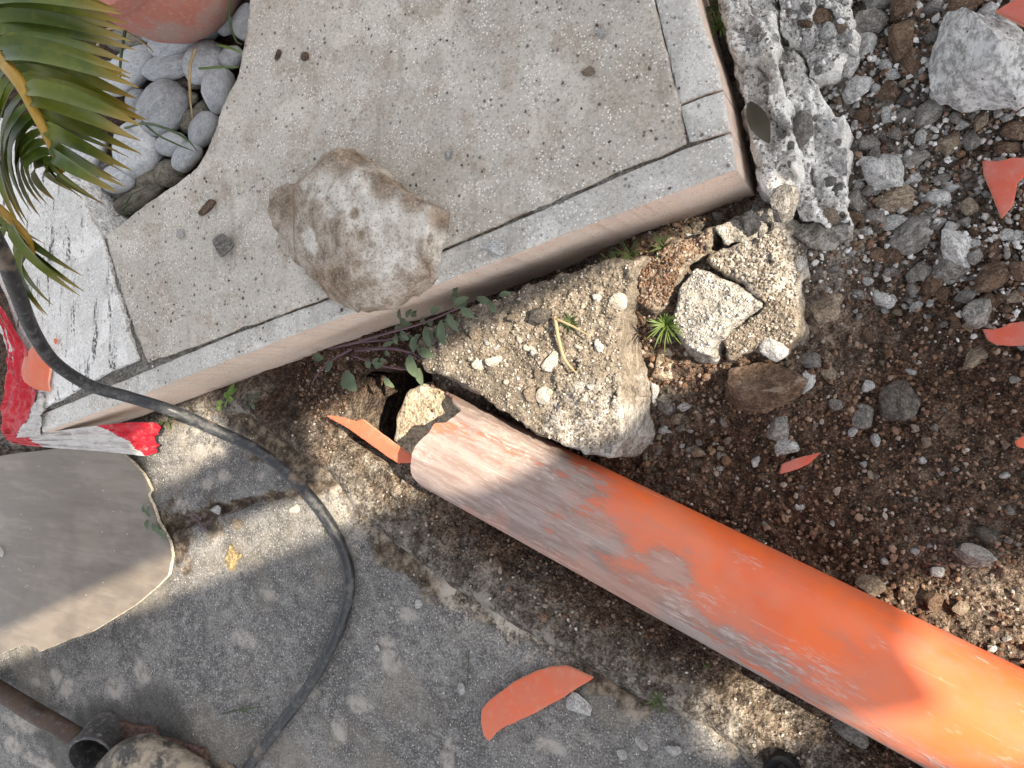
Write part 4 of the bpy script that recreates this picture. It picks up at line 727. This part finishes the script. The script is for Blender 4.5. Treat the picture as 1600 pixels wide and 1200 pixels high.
p_, s_ = field(5000, -1.3, -.2, -.75, .1, .002, .010, lambda x, y: (sdf(x, y, SLAB) > -.01) & (sdf(x, y, SLAB) < .055), slab_top, 7, 3.5, 8); crumbs('edge_crumbs', 'sandy crumbs on the broken rim of the path', M_CR_TAN, p_, s_, .7, seed=7)

# ------------------------------------------------------------------ planting bed: cobbles, pot, palm
cob = []; cobd = []
for k in range(7):
    V, F = ico(3); r = np.random.default_rng(k + 500); V = V + (V * (.16 * fbm(V[:,0] * 1.1, V[:,1] * 1.1, V[:,2] * 1.1 + k, oct=2, seed=k))[:, None])
    for _ in range(4):
        n = r.normal(size=3); n /= np.linalg.norm(n); q = V @ n - r.uniform(.72, .9); V = V - np.outer(np.maximum(q, 0) * .7, n)
    V = (V - (V.max(0) + V.min(0)) / 2) / (V.max(0) - V.min(0)); cob.append(mk(V, F, M_COBBLE, 'cobble_mesh', angle=180)); cobd.append(mk(V, F, M_COBBLE_DIRTY, 'stained_cobble_mesh', angle=180))
CB = [(292, 50, 98, 62, 'large white cobble just below the terracotta pot', 0, 12), (237, 50, 28, 30, 'small white cobble left of the one under the pot', 0, 0), (263, 106, 68, 42, 'wide bluish cobble in the middle of the bed', 0, 0), (318, 97, 50, 58, 'tilted white cobble right of the wide bluish one', 0, 20), (202, 112, 84, 58, 'broad white cobble half under the palm leaf', 0, 15),
 (255, 172, 66, 82, 'bright egg shaped white cobble in the centre of the bed', 0, 25), (342, 142, 42, 70, 'narrow white cobble against the cut tread edge', 0, -15), (318, 204, 44, 44, 'white cobble under the tread edge, below the narrow one', 0, 30), (218, 234, 54, 84, 'long white cobble beside the palm leaf tips', 0, -8), (268, 226, 44, 36, 'greyish cobble right of the long white one', 0, 0), (294, 243, 40, 44, 'small white cobble tucked beside the tread edge', 0, 30),
 (267, 270, 38, 42, 'dark stained cobble at the bottom of the bed, right', 1, 0), (231, 280, 40, 42, 'dark stained cobble at the bottom of the bed, left', 1, 0), (203, 68, 76, 36, 'long stained grey cobble in the upper bed', 1, -18), (361, 90, 34, 34, 'grey cobble at the tread edge, upper right', 0, 0), (382, 34, 28, 54, 'white cobble at the top beside the tread corner', 0, -10), (352, 30, 32, 52, 'bluish cobble right of the terracotta pot', 0, 10),
 (293, 156, 30, 26, 'small tan cobble right of the egg shaped one', 1, 0), (318, 178, 36, 34, 'pale stained cobble under the narrow white one', 1, 30), (297, 190, 30, 36, 'small stained cobble left of the pale stained one', 1, 0), (212, 312, 84, 34, 'flat tan cobble at the lowest corner of the bed', 1, 15), (186, 280, 52, 44, 'grey cobble behind the palm leaf tips', 0, 0), (277, 133, 32, 26, 'small grey cobble under the wide bluish one', 1, 0), (308, 130, 26, 18, 'little dark cobble between two white ones', 1, 0), (216, 160, 26, 40, 'small pale cobble left of the egg shaped one', 0, 0),
 (150, 120, 60, 44, 'cobble hidden behind the palm leaf, upper', 0, 0), (140, 240, 60, 50, 'cobble hidden behind the palm leaf, lower', 0, 20)]
BEDS = lambda x, y: np.full(np.shape(x), .075)
for u, v, w, h, lab, dirty, rot in CB:
    stone(u, v, w, h, 'w', lab, 'cobble', surf=(lambda x, y: np.full(np.shape(x), .058)) if dirty else BEDS, rot=rot, hk=.72, sink=.5, name='cobble', protos=cobd if dirty else cob)
def pot_mat():
    n = NT('weathered_terracotta'); a = n.noise(12, 4, .65); f = n.noise(120, 4, .7); c = n.mix(n.step(a, .40, .62), (.36, .135, .10), (.31, .20, .17)); c = n.mix(n.step(f, .5, .75, 0, .4), c, (.46, .36, .32)); n.bump((f, .0012, .6)); return n.out(c, .85)
M_POT = pot_mat()
def lathe(prof, n=48):
    V = [(r * math.cos(2*math.pi*k/n), r * math.sin(2*math.pi*k/n), z) for r, z in prof for k in range(n)]; m = len(prof)
    return np.array(V), [(i*n + k, i*n + (k+1) % n, (i+1)*n + (k+1) % n, (i+1)*n + k) for i in range(m-1) for k in range(n)]
pc = PX(266, -62, .17); pot = thing('terracotta_pot', 'weathered pinkish terracotta pot at the top edge over the cobbles', 'pot', (pc[0], pc[1], .06))
V, F = lathe([(.001, 0), (.07, .002), (.10, .02), (.132, .06), (.146, .10), (.150, .14), (.147, .18), (.138, .21)]); mesh('pot_body', V + np.array(pot.location), F, M_POT, pot)
V, F = lathe([(.138, .208), (.150, .208), (.153, .225), (.150, .242), (.134, .242), (.130, .20), (.001, .195)]); mesh('pot_rim', V + np.array(pot.location), F, M_POT, pot, angle=40)
def leaf_mat(name, c0, c1, rough=.42, tip=None):
    n = NT(name); a = n.noise(14, 4, .6); f = n.noise(90, 3, .6); c = n.mix(n.step(a, .35, .65), c0, c1); c = n.mix(n.step(f, .55, .75, 0, .35), c, vary(c1, 1.5))
    if tip: c = n.mix(n.step(n.attr('tip'), .72, 1.0, 0, .9), c, tip)
    m = n.out(c, rough, Specular_IOR_Level=.4); n.b.inputs['Subsurface Weight'].default_value = 0.0; n.b.inputs['Transmission Weight'].default_value = 0.0; return m
M_PALM = leaf_mat('palm_leaflet', (.042, .068, .007), (.105, .122, .010), .4, (.26, .17, .03)); M_RACH = leaf_mat('palm_rachis', (.28, .165, .02), (.34, .21, .03), .5)
def blade(a, b, w, sag=0.0, n=9, twist=0.0, up=(0, 0, 1), bend=None):
    a = np.array(a, float); b = np.array(b, float); m = (a + b) / 2 + np.array([0, 0, -sag]) if bend is None else np.array(bend, float)
    V = []; F = []; T = []; up = np.array(up, float)
    for i in range(n):
        t = i / (n - 1); p = (1-t)**2 * a + 2*t*(1-t) * m + t*t * b; d = 2*(1-t) * (m - a) + 2*t * (b - m); d /= np.linalg.norm(d); s = np.cross(d, up); s /= np.linalg.norm(s); nn = np.cross(s, d)
        ww = w * (.4 + 3.0 * t) if t < .2 else w * min(1, 1.0 - ((t - .2) / .8)**4 * .95); c = math.cos(twist * t); q = math.sin(twist * t); s2 = s * c + nn * q; n2 = nn * c - s * q
        V += [p - s2 * ww / 2 + n2 * ww * .18, p - n2 * ww * .05, p + s2 * ww / 2 + n2 * ww * .18]; T += [t] * 3
        if i: k = 3 * i; F += [(k-3, k-2, k+1, k), (k-2, k-1, k+2, k+1)]
    return np.array(V), F, T
palm = thing('palm_plant', 'green palm with yellow ribbed fronds reaching in from the left', 'palm', tuple(PX(-420, 120, .05)))
trunk_top = np.array(PX(-420, 120, .42)); tv, tf = tube([np.array(palm.location), (np.array(palm.location) + trunk_top) / 2 + np.array([.01, 0, 0]), trunk_top], [.07, .08, .06], 14); mesh('trunk', tv, tf, M_BROWNSTONE, palm)
def frond(name, path, leaflets, w, zt):
    pth = smooth_path([trunk_top] + [PX(*p) for p in path], 10); rv, rf = tube(pth, np.linspace(.011, .0035, len(pth)), 10); ro = mesh(name, rv, rf, M_RACH, palm)
    for (bu, bv, tu, tv_, wk) in leaflets:
        # start on the rachis at the point seen nearest to the base pixel
        uv = [(800 + FP * ((p[0] * R_.x + (p[2] - H) * R_.z) / (p[0] * F_.x + (p[2] - H) * F_.z)), 600 - FP * p[1] / (p[0] * F_.x + (p[2] - H) * F_.z)) for p in pth]
        i = int(np.argmin([(a - bu)**2 + (b - bv)**2 for a, b in uv])); a = pth[i]; b = PX(tu, tv_, zt + rs.uniform(-.06, .02)); mdl = (a + b) / 2 + np.array([0, 0, .05]) + np.array([0, .015, 0])
        V, F, T = blade(a, b, w * wk, bend=mdl, twist=rs.uniform(-.5, .5), n=10)
        V = V - np.array(palm.location); lo = mesh('leaflet', V, F, M_PALM, None, attrs={'tip': T}); lo.parent = ro
RL = []
for k in range(36):
    t = k / 35; bu = -150 + 245 * t; bv = -40 + 305 * t; tu = np.interp(t, [0, .3, .55, .8, 1], [150, 195, 226, 212, 165]); tv_ = np.interp(t, [0, .3, .55, .8, 1], [-30, 40, 160, 262, 322]); RL.append((bu, bv, tu + rs.uniform(-18, 8), tv_ + rs.uniform(-8, 8), rs.uniform(.9, 1.15)))
RL.append((97, 268, 110, 298, .7)); RL.append((90, 255, 132, 312, .8))
for k in range(16):
    t = k / 15; bu = -60 + 150 * t; bv = 45 + 205 * t; RL.append((bu, bv, np.interp(t, [0, .4, 1], [-60, 25, 84]) + rs.uniform(-8, 8), np.interp(t, [0, .4, 1], [300, 352, 325]) + rs.uniform(-15, 12), rs.uniform(.85, 1.05)))
frond('frond', [(-150, -40, .60), (0, 92, .64), (60, 185, .63), (97, 268, .59)], RL, .0165, .56)
R2 = [(0, 325, 131, 432, 1), (10, 335, 131, 455, 1.0), (20, 345, 125, 462, 1), (30, 352, 122, 450, .9), (40, 368, 84, 478, .9), (46, 380, 76, 494, .9), (50, 390, 70, 492, .8), (-10, 320, 72, 382, .9), (0, 330, 13, 516, .8), (20, 340, 46, 470, .8), (-30, 305, 60, 390, .9), (-60, 285, 20, 420, .9), (-90, 270, -20, 430, .9), (10, 340, 30, 440, .8)]
frond('frond', [(-150, 240, .50), (-60, 285, .52), (0, 328, .52), (40, 368, .50), (52, 396, .48)], R2, .021, .44)
M_GRASS = leaf_mat('dark_grass', (.022, .045, .012), (.045, .075, .018), .45); M_STRAW = leaf_mat('dry_straw', (.26, .19, .10), (.34, .26, .15), .8); M_GRASSL = leaf_mat('bright_grass', (.06, .105, .014), (.10, .15, .028), .5)
def strand(name, label, cat, px, r, m, z, group=None):
    pth = smooth_path([PX(u, v, zz) for (u, v), zz in zip(px, z if hasattr(z, '__len__') else [z] * len(px))], 8); k = np.linspace(0, 1, len(pth)); V, F = tube(pth, r * (1 - .75 * k**3), 6); return tag(mesh(name, V, F, m), label, cat, group)
strand('grass', 'thick dark grass blade standing over the cobbles beside the palm', 'grass', [(203, 8), (193, 60), (188, 100), (188, 130)], .0035, M_GRASS, [.17, .16, .14, .12])
strand('grass', 'dark grass blade arching below the egg shaped cobble', 'grass', [(196, 200), (228, 193), (270, 205), (294, 220), (308, 236)], .0028, M_GRASS, [.12, .14, .14, .13, .12])
strand('grass', 'second dark blade crossing the arching one', 'grass', [(222, 190), (245, 210), (275, 225), (302, 236)], .0022, M_GRASS, [.13, .135, .13, .12])
strand('grass', 'brown dry stalk hanging between the cobbles', 'grass', [(306, 76), (297, 105), (297, 150), (301, 188)], .003, M_STRAW, [.14, .14, .13, .12])
strand('grass', 'short bright green blade lying at the tread edge', 'grass', [(312, 107), (345, 105), (373, 105)], .0024, M_GRASSL, [.13, .14, .14])
strand('grass', 'bright green blade above the shorter one at the tread edge', 'grass', [(340, 70), (360, 75), (378, 82)], .0028, M_GRASSL, [.13, .14, .14])
strand('grass', 'yellow dry blade looping above the stained cobble', 'grass', [(152, 72), (160, 52), (178, 44), (205, 55), (230, 72), (240, 82)], .0028, M_STRAW, [.12, .14, .15, .14, .13, .12])
strand('grass', 'thin dark blade at the top right of the bed', 'grass', [(362, -10), (358, 30), (368, 62), (378, 70)], .0022, M_GRASS, [.15, .14, .14, .14])
strand('twig', 'dry straw leaning on the concrete wedge', 'twig', [(867, 494), (872, 525), (880, 556), (890, 572), (902, 584)], .0028, M_STRAW, [.098] * 5); strand('twig', 'thin straw branching from the leaning straw', 'twig', [(869, 498), (895, 510), (923, 526)], .0018, M_STRAW, [.100] * 3)
strand('twig', 'thin brown twig on the path left of the hose', 'twig', [(346, 1115), (370, 1110), (395, 1106), (428, 1103)], .0014, M_GRASS, .005); strand('twig', 'forked little twig under the brown twig on the path', 'twig', [(375, 1110), (390, 1115), (405, 1123)], .0012, M_GRASS, .005)
strand('twig', 'thin stalk standing by the white chip on the path', 'twig', [(733, 1015), (731, 1050), (731, 1082)], .0011, M_GRASS, .005)
for i, (px, lab) in enumerate([([(196, 320), (205, 305), (215, 298)], 'short'), ([(190, 330), (203, 318), (212, 325)], 'bent'), ([(183, 338), (198, 330), (205, 336)], 'low')]): strand('twig', f'{lab} black dry twig in the lowest corner of the bed', 'twig', px, .0014, M_GRASS, .10)

# ------------------------------------------------------------------ weeds
M_WEED = leaf_mat('weed_leaf', (.045, .065, .032), (.085, .11, .062), .6); M_WEED_B = leaf_mat('bright_seedling', (.09, .16, .03), (.15, .23, .05), .5); M_PURP = leaf_mat('purple_stem', (.065, .03, .042), (.10, .055, .07), .5); M_BRLEAF = leaf_mat('dead_brown_leaf', (.028, .024, .012), (.045, .036, .02), .5); M_MOSS = leaf_mat('moss_leaf', (.045, .065, .02), (.08, .10, .03), .8)
def broad(c, ang, L, W, m, parent, tilt=.25, n=8, name='leaf'):
    c = np.array(c, float); d = np.array([math.cos(ang), math.sin(ang), tilt]); s = np.array([-math.sin(ang), math.cos(ang), 0]); V = []; F = []
    for i in range(n):
        t = i / (n - 1); w = W * (math.sin(math.pi * min(1, t * .92 + .06))**.8) * (1 + .12 * rs.uniform(-1, 1)); p = c + d * L * t - np.array([0, 0, 1]) * L * .45 * t * t
        V += [p - s * w / 2 + np.array([0, 0, .14 * w]), p, p + s * w / 2 + np.array([0, 0, .14 * w])]
        if i: k = 3 * i; F += [(k-3, k-2, k+1, k), (k-2, k-1, k+2, k+1)]
    o = mesh(name, V, F, m, parent); return o
def weed(label, base, leaves, stems, m, ms, cat='weed', name='weed'):
    b = PX(*base); t = thing(name, label, cat, tuple(b))
    for pxs in stems: pth = smooth_path([PX(*p) for p in pxs], 6); V, F = tube(pth, np.linspace(.0026, .0013, len(pth)), 8); mesh('stem', V, F, ms, t)
    for (u, v, z, ang, L, W) in leaves:
        if v == 0: v = 590 - (u - 480) * .46 + rs.uniform(-26, 34)
        kx, ky = mpp(u, v, z); broad(PX(u, v, z), math.radians(ang), L * ky * .78, W * ky * .78, m, t, rs.uniform(.1, .45))
    return t
weed('broad leaved weed with purple stems growing under the step edge', (560, 545, .03), [(540, 580, .06, -60, 46, 34), (520, 565, .06, -140, 30, 20), (505, 560, .06, 170, 26, 18), (640, 555, .09, -75, 48, 26), (655, 545, .09, -30, 34, 20), (650, 525, .10, -100, 34, 18), (665, 510, .10, -80, 44, 18), (690, 500, .11, -85, 52, 20), (700, 490, .11, -60, 44, 16), (640, 510, .09, 150, 34, 18), (675, 515, .10, -110, 36, 16), (625, 530, .08, 10, 30, 14), (655, 575, .07, -80, 36, 18), (645, 560, .07, -120, 30, 16), (720, 480, .11, -40, 36, 16), (710, 475, .11, 20, 34, 15), (745, 465, .11, -20, 34, 15), (765, 470, .11, -60, 30, 13), (690, 480, .11, 200, 30, 14), (600, 590, .04, -40, 30, 14), (575, 560, .05, -80, 20, 14), (780, 462, .11, 10, 26, 12)] + [(rs.uniform(590, 735), 0, .085, rs.uniform(0, 360), rs.uniform(14, 30), rs.uniform(8, 14)) for _ in range(34)],
     [[(515, 545, .05), (560, 535, .07), (610, 530, .08), (640, 520, .09)], [(550, 545, .06), (520, 562, .06), (500, 580, .06), (487, 600, .05)], [(555, 548, .05), (600, 545, .07), (640, 550, .08), (665, 565, .07)], [(560, 545, .05), (620, 545, .08), (650, 560, .07)], [(540, 540, .06), (600, 522, .09), (660, 505, .10), (720, 480, .11)], [(550, 555, .05), (600, 572, .05), (640, 578, .05)]], M_WEED, M_PURP)
weed('small bright green seedling at the foot of the step beside the hose', (355, 622, .005), [(352, 622, .02, 60, 16, 13), (356, 622, .02, -10, 16, 13), (348, 628, .02, 200, 16, 12), (356, 616, .02, 30, 20, 14), (362, 612, .02, 80, 16, 12), (345, 634, .02, -120, 14, 11)], [[(352, 634, 0), (356, 622, .02)]], M_WEED_B, M_WEED_B)
weed('little round leaved sprout right of the bright seedling', (395, 628, .005), [(393, 625, .015, 150, 13, 10), (396, 630, .015, -90, 13, 10), (399, 622, .015, 60, 13, 10)], [[(395, 634, 0), (396, 626, .015)]], M_WEED, M_WEED)
weed('dark green sprig under the torn tape end', (262, 654, .005), [(262, 654, .02, 20, 18, 10), (256, 658, .02, -150, 16, 10), (264, 660, .02, -70, 14, 9)], [[(262, 664, 0), (262, 655, .02)]], M_MOSS, M_MOSS)
weed('grey green weed growing at the rim of the brown half shell', (240, 815, .005), [(235, 808, .02, 100, 22, 14), (238, 818, .02, -30, 26, 15), (245, 822, .02, -60, 24, 13), (232, 812, .02, -100, 22, 14), (250, 828, .02, -20, 22, 12), (228, 800, .02, 130, 18, 12), (256, 830, .015, -80, 18, 11)], [[(240, 818, 0), (246, 824, .015), (256, 830, .015)]], M_WEED, M_WEED)
weed('dark red sprig in the path joint', (308, 810, .004), [(304, 806, .008, 140, 14, 5), (310, 810, .008, 20, 16, 5), (312, 820, .008, -80, 18, 5), (318, 826, .008, -30, 12, 5), (300, 812, .008, -150, 14, 5), (322, 818, .008, 40, 12, 4)], [[(300, 804, .004), (312, 816, .006), (322, 830, .004)]], M_PURP, M_PURP)
def tuft(label, base, n, L, m, spread=1.0, bias=(0, 0), name='grass_tuft', w=.0022, cat='grass'):
    b = PX(*base); t = thing(name, label, cat, tuple(b))
    for k in range(n):
        a = rs.uniform(0, 2 * math.pi); l = L * rs.uniform(.6, 1.1); tip = b + np.array([math.cos(a) * l * spread + bias[0] * l, math.sin(a) * l * spread + bias[1] * l, l * rs.uniform(.25, .8)]); mid = (b + tip) / 2 + np.array([0, 0, l * .3])
        V, F, T = blade(b + np.array([rs.uniform(-.004, .004), rs.uniform(-.004, .004), 0]), tip, w, bend=mid, n=6); mesh('blade', V, F, m, t)
    return t
tuft('feathery green tuft growing at the edge of the concrete chunk', (1042, 506, .05), 46, .036, M_GRASSL, .8, (0, -.35), w=.0018)
tuft('small green tuft beside the step at the top, upper', (1122, 12, .05), 22, .03, M_MOSS); tuft('small green tuft beside the step at the top, lower', (1125, 42, .05), 20, .024, M_GRASSL)
tuft('patch of green moss beside the straw on the wedge', (893, 504, .085), 40, .014, M_MOSS, 1.2); tuft('thin dark tuft growing in the gap above the wedge', (966, 415, .06), 20, .03, M_MOSS)
tuft('sparse green tuft at the edge of the path, right of the large shard', (1030, 1095, .0), 18, .024, M_MOSS, 1.0); tuft('tiny tuft beside the hose on the path', (516, 828, .002), 14, .016, M_MOSS, .8); tuft('small grass tuft against the lower pipe edge', (1102, 1045, -.03), 10, .02, M_GRASSL, .8)
tuft('moss fringe beneath the step near its corner', (985, 400, .05), 26, .022, M_MOSS, 1.2); tuft('moss sprig under the step side above the clod', (1035, 385, .05), 22, .02, M_MOSS, 1.2)
bl = thing('dead_leaf', 'dark brown dead leaf beside the step corner', 'leaf', tuple(PX(1180, 190, .08))); broad(PX(1170, 160, .10), math.radians(-66), .056, .024, M_BRLEAF, bl, .1, name='leaf_blade')
bl = thing('dead_leaf', 'yellow crumpled leaf lying on the sunlit path', 'leaf', tuple(PX(362, 872, .004))); M_YEL = mineral('yellow_leaf', (.30, .22, .115), (.24, .17, .085), 40, bump=.002)
relief('leaf_blade', poly([(354, 866), (358, 852), (363, 862), (370, 869), (374, 865), (373, 872), (367, 878), (361, 893), (357, 890), (352, 880), (350, 872)], .008), facet_top(.008, (), .003, 90, 3, .0005), .001, .002, M_YEL, bl, rnd=.001, edge=.002, efreq=120)

# ------------------------------------------------------------------ barrier tape
def tape_mat():
    n = NT('barrier_tape'); r = n.attr('red'); f = n.noise(80, 3, .7, n.map((1, 1, 1))); c = n.mix(n.step(r, .45, .55), (.48, .455, .435), (.43, .008, .02)); c = n.mix(n.step(f, .5, .75, 0, .3), c, (.45, .36, .33)); wr = n.noise(34, 3, .6, n.map((1, 2.2, 1), (0, 0, .35)), 1.2); c = n.mix(n.step(wr, .52, .40, 0, .35), c, n.mix(1.0, c, (.55, .5, .5), 'MULTIPLY')); n.bump((wr, .006, .8)); return n.out(c, .5, Specular_IOR_Level=.3)
tape = thing('barrier_tape', 'torn red and white barrier tape draped round the step corner', 'tape', tuple(PX(60, 690, .02)))
M_TAPE = tape_mat()
def ribbon(pairs, redf, amp=.004, nu=14, seg=16, seed=0, jag=None, f=60):
    L = smooth_path([PX(*p[0]) for p in pairs], seg); Rr = smooth_path([PX(*p[1]) for p in pairs], seg); m = len(L); V = []; A = []
    for j in range(nu + 1):
        t = j / nu; V.append(L * (1 - t) + Rr * t); A.append(np.array([redf(i / (m - 1), t) for i in range(m)], float))
    V = np.array(V); t = np.linspace(0, 1, nu + 1)[:, None]; s = np.linspace(0, 1, m)[None]
    if jag is not None: sh = jag(t[:, 0]); V[:, -seg:] += (V[:, -1:] - V[:, -2:-1]) * (sh[:, None, None] * np.linspace(0, 1, seg)[None, :, None] * seg)
    V[:, :, 2] += amp * (fbm(t * 9 + 0 * s, s * 4 + 0 * t, oct=3, seed=seed) + .6 * fbm(t * 3 + s * 9, s * 22 - t * 5, oct=2, seed=seed + 1))
    idx = np.arange((nu + 1) * m).reshape(nu + 1, m); F = np.stack([idx[:-1,:-1], idx[:-1,1:], idx[1:,1:], idx[1:,:-1]], -1).reshape(-1, 4)
    return mesh('tape_strip', V.reshape(-1, 3), F, M_TAPE, tape, attrs={'red': np.concatenate(A)})
ribbon([((-40, 450, .17), (-40, 425, .18)), ((0, 505, .155), (4, 482, .17)), ((14, 540, .15), (40, 545, .165)), ((8, 590, .145), (56, 600, .15)), ((0, 640, .13), (50, 640, .15)), ((2, 668, .10), (30, 668, .14)), ((10, 684, .08), (22, 682, .12))], lambda s, t: 1.0, .010, seed=2, nu=24)
ribbon([((-30, 510, .12), (-30, 470, .14)), ((0, 520, .14), (2, 500, .15)), ((12, 556, .145), (20, 540, .155)), ((14, 575, .14), (22, 575, .145))], lambda s, t: 0.0, .005, seed=12)
ribbon([((62, 612, .152), (69, 616, .152)), ((48, 642, .15), (66, 640, .152)), ((30, 668, .14), (64, 664, .15)), ((24, 684, .115), (60, 682, .125))], lambda s, t: 0.0, .009, seed=5)
ribbon([((4, 676, .11), (16, 692, .08)), ((36, 679, .12), (50, 697, .085)), ((97, 672, .115), (122, 703, .085)), ((160, 664, .11), (190, 709, .075)), ((205, 660, .10), (226, 712, .065)), ((243, 660, .09), (246, 706, .06))], lambda s, t: 1.0 if (s < .20 + .06 * t or s > .56 + .24 * t) else 0.0, .008, nu=60, seed=8, jag=lambda t: .25 * (np.interp(t, [0, .08, .22, .30, .42, .44, .52, .62, .66, .80, .84, .92, 1], [-.1, .5, 1.15, .95, .95, -.55, -.5, -.35, .0, .35, .0, .1, -.75]) + .16 * vnoise(t * 38, 0 * t, seed=3)))

# ------------------------------------------------------------------ digging tool, bottom left
def steel_mat(name, c0, c1, c2, rough=.55):
    n = NT(name); a = n.noise(16, 4, .68); f = n.noise(90, 4, .7); c = n.mix(n.step(a, .4, .6), c0, c1); c = n.mix(n.step(f, .52, .7, 0, .7), c, c2); n.bump((f, .0012, .6)); return n.out(c, n.step(a, .35, .65, rough, .85), Specular_IOR_Level=.45)
M_HANDLE = steel_mat('worn_brown_handle', (.028, .016, .011), (.058, .034, .023), (.11, .085, .07), .4); M_STEEL = steel_mat('dark_steel', (.03, .03, .033), (.07, .066, .062), (.20, .18, .16), .4); M_MUD = steel_mat('muddy_steel', (.035, .030, .026), (.26, .215, .165), (.34, .29, .23), .5)
tool = thing('digging_tool', 'muddy digging tool with brown handle and open steel socket', 'tool', tuple(PX(140, 1170, 0)))
V, F = tube([PX(-160, 985, .05), PX(-20, 1068, .045), PX(60, 1117, .042), PX(135, 1160, .04)], [.022, .022, .0225, .021], 20); mesh('handle', V, F, M_HANDLE, tool)
sc_ = PX(152, 1168, .05); ax = np.array([.45, -.25, .86]); ax /= np.linalg.norm(ax); e1 = np.cross(ax, [0, 1, 0]); e1 /= np.linalg.norm(e1); e2 = np.cross(ax, e1); n_ = 40
prof = [(.050, -.055), (.051, .012), (.054, .016), (.054, .030), (.051, .032), (.046, .030), (.044, .01), (.042, -.05), (.001, -.052)]
V = [sc_ + ax * z + (e1 * math.cos(2*math.pi*k/n_) + e2 * math.sin(2*math.pi*k/n_)) * r for r, z in prof for k in range(n_)]; mesh('socket', V, [(i*n_ + k, i*n_ + (k+1) % n_, (i+1)*n_ + (k+1) % n_, (i+1)*n_ + k) for i in range(len(prof)-1) for k in range(n_)], M_STEEL, tool, angle=35)
hp_ = smooth_path([PX(170, 1235, .05), PX(190, 1205, .07), PX(222, 1188, .07), PX(262, 1192, .05), PX(310, 1212, .03), PX(360, 1240, .02)], 8); V, F = tube(hp_, np.interp(np.linspace(0, 1, len(hp_)), [0, .2, .45, .7, 1], [.035, .052, .050, .034, .02]), 22)
V = V + (V - V.mean(0)) * (.05 * fbm(V[:,0] * 40, V[:,1] * 40, V[:,2] * 40, seed=6))[:, None]; mesh('head', V, F, M_MUD, tool)
M_BRICK = mineral('dark_red_tile', (.11, .065, .052), (.085, .05, .04), 20, bump=.002)
tag(relief('tile_fragment', poly([(178, 1138), (185, 1128), (222, 1136), (236, 1136), (246, 1158), (262, 1190), (190, 1200)], .012), lambda x, y: .012 + 0 * x, .001, .004, M_BRICK, rnd=.002, edge=.002), 'dark red tile fragment under the tool socket', 'tile')
tag(relief('tile_fragment', poly([(250, 1152), (285, 1162), (318, 1172), (322, 1190), (296, 1190), (268, 1188)], .010), lambda x, y: .010 + 0 * x, .001, .004, M_BRICK, rnd=.002, edge=.002), 'dark red tile fragment right of the tool head', 'tile')
stone(355, 1199, 34, 16, 't', 'tan lump at the bottom edge beside the hose', 'stone', surf=FLAT)
# ------------------------------------------------------------------ photographer's shoe at the lower edge
def shoe_mat():
    n = NT('black_shoe'); f = n.noise(200, 3, .6); n.bump((f, .0005, .4)); return n.out((.012, .012, .013), .5)
sp = PX(1222, 1190, .02); sh = thing('shoe', 'black rounded shoe toe at the bottom edge of the picture', 'shoe', (sp[0], sp[1] - .14, -.002)); V = []; F = []; nn = 28
for i in range(13):
    t = i / 12; yy = sp[1] - .28 * (1 - t); w = .042 * (1 - max(0, (t - .55) / .45)**2.4)**.5 * (.85 + .15 * math.sin(t * 3.1)) + .0005; hh = (.095 - .055 * sstep(.35, .75, t)) * (1 - max(0, (t - .8) / .2)**2.5 * .75)
    for k in range(nn): a = 2 * math.pi * k / nn; V.append((sp[0] + w * math.cos(a), yy, .022 + max(-.004, hh * max(0, math.sin(a))**.75)))
for i in range(12):
    for k in range(nn): F.append((i*nn + k, i*nn + (k+1) % nn, (i+1)*nn + (k+1) % nn, (i+1)*nn + k))
F += [tuple(range(nn))[::-1], tuple(12*nn + k for k in range(nn))]
mesh('upper', V, F, shoe_mat(), sh)
V = [(sp[0] + .046 * math.cos(2*math.pi*k/40), sp[1] - .138 + .145 * math.sin(2*math.pi*k/40) * 1.0, z) for z in (-.002, .018) for k in range(40)]
mesh('sole', V, [(k, (k+1) % 40, 40 + (k+1) % 40, 40 + k) for k in range(40)] + [tuple(range(40))[::-1], tuple(range(40, 80))], shoe_mat(), sh, angle=40)
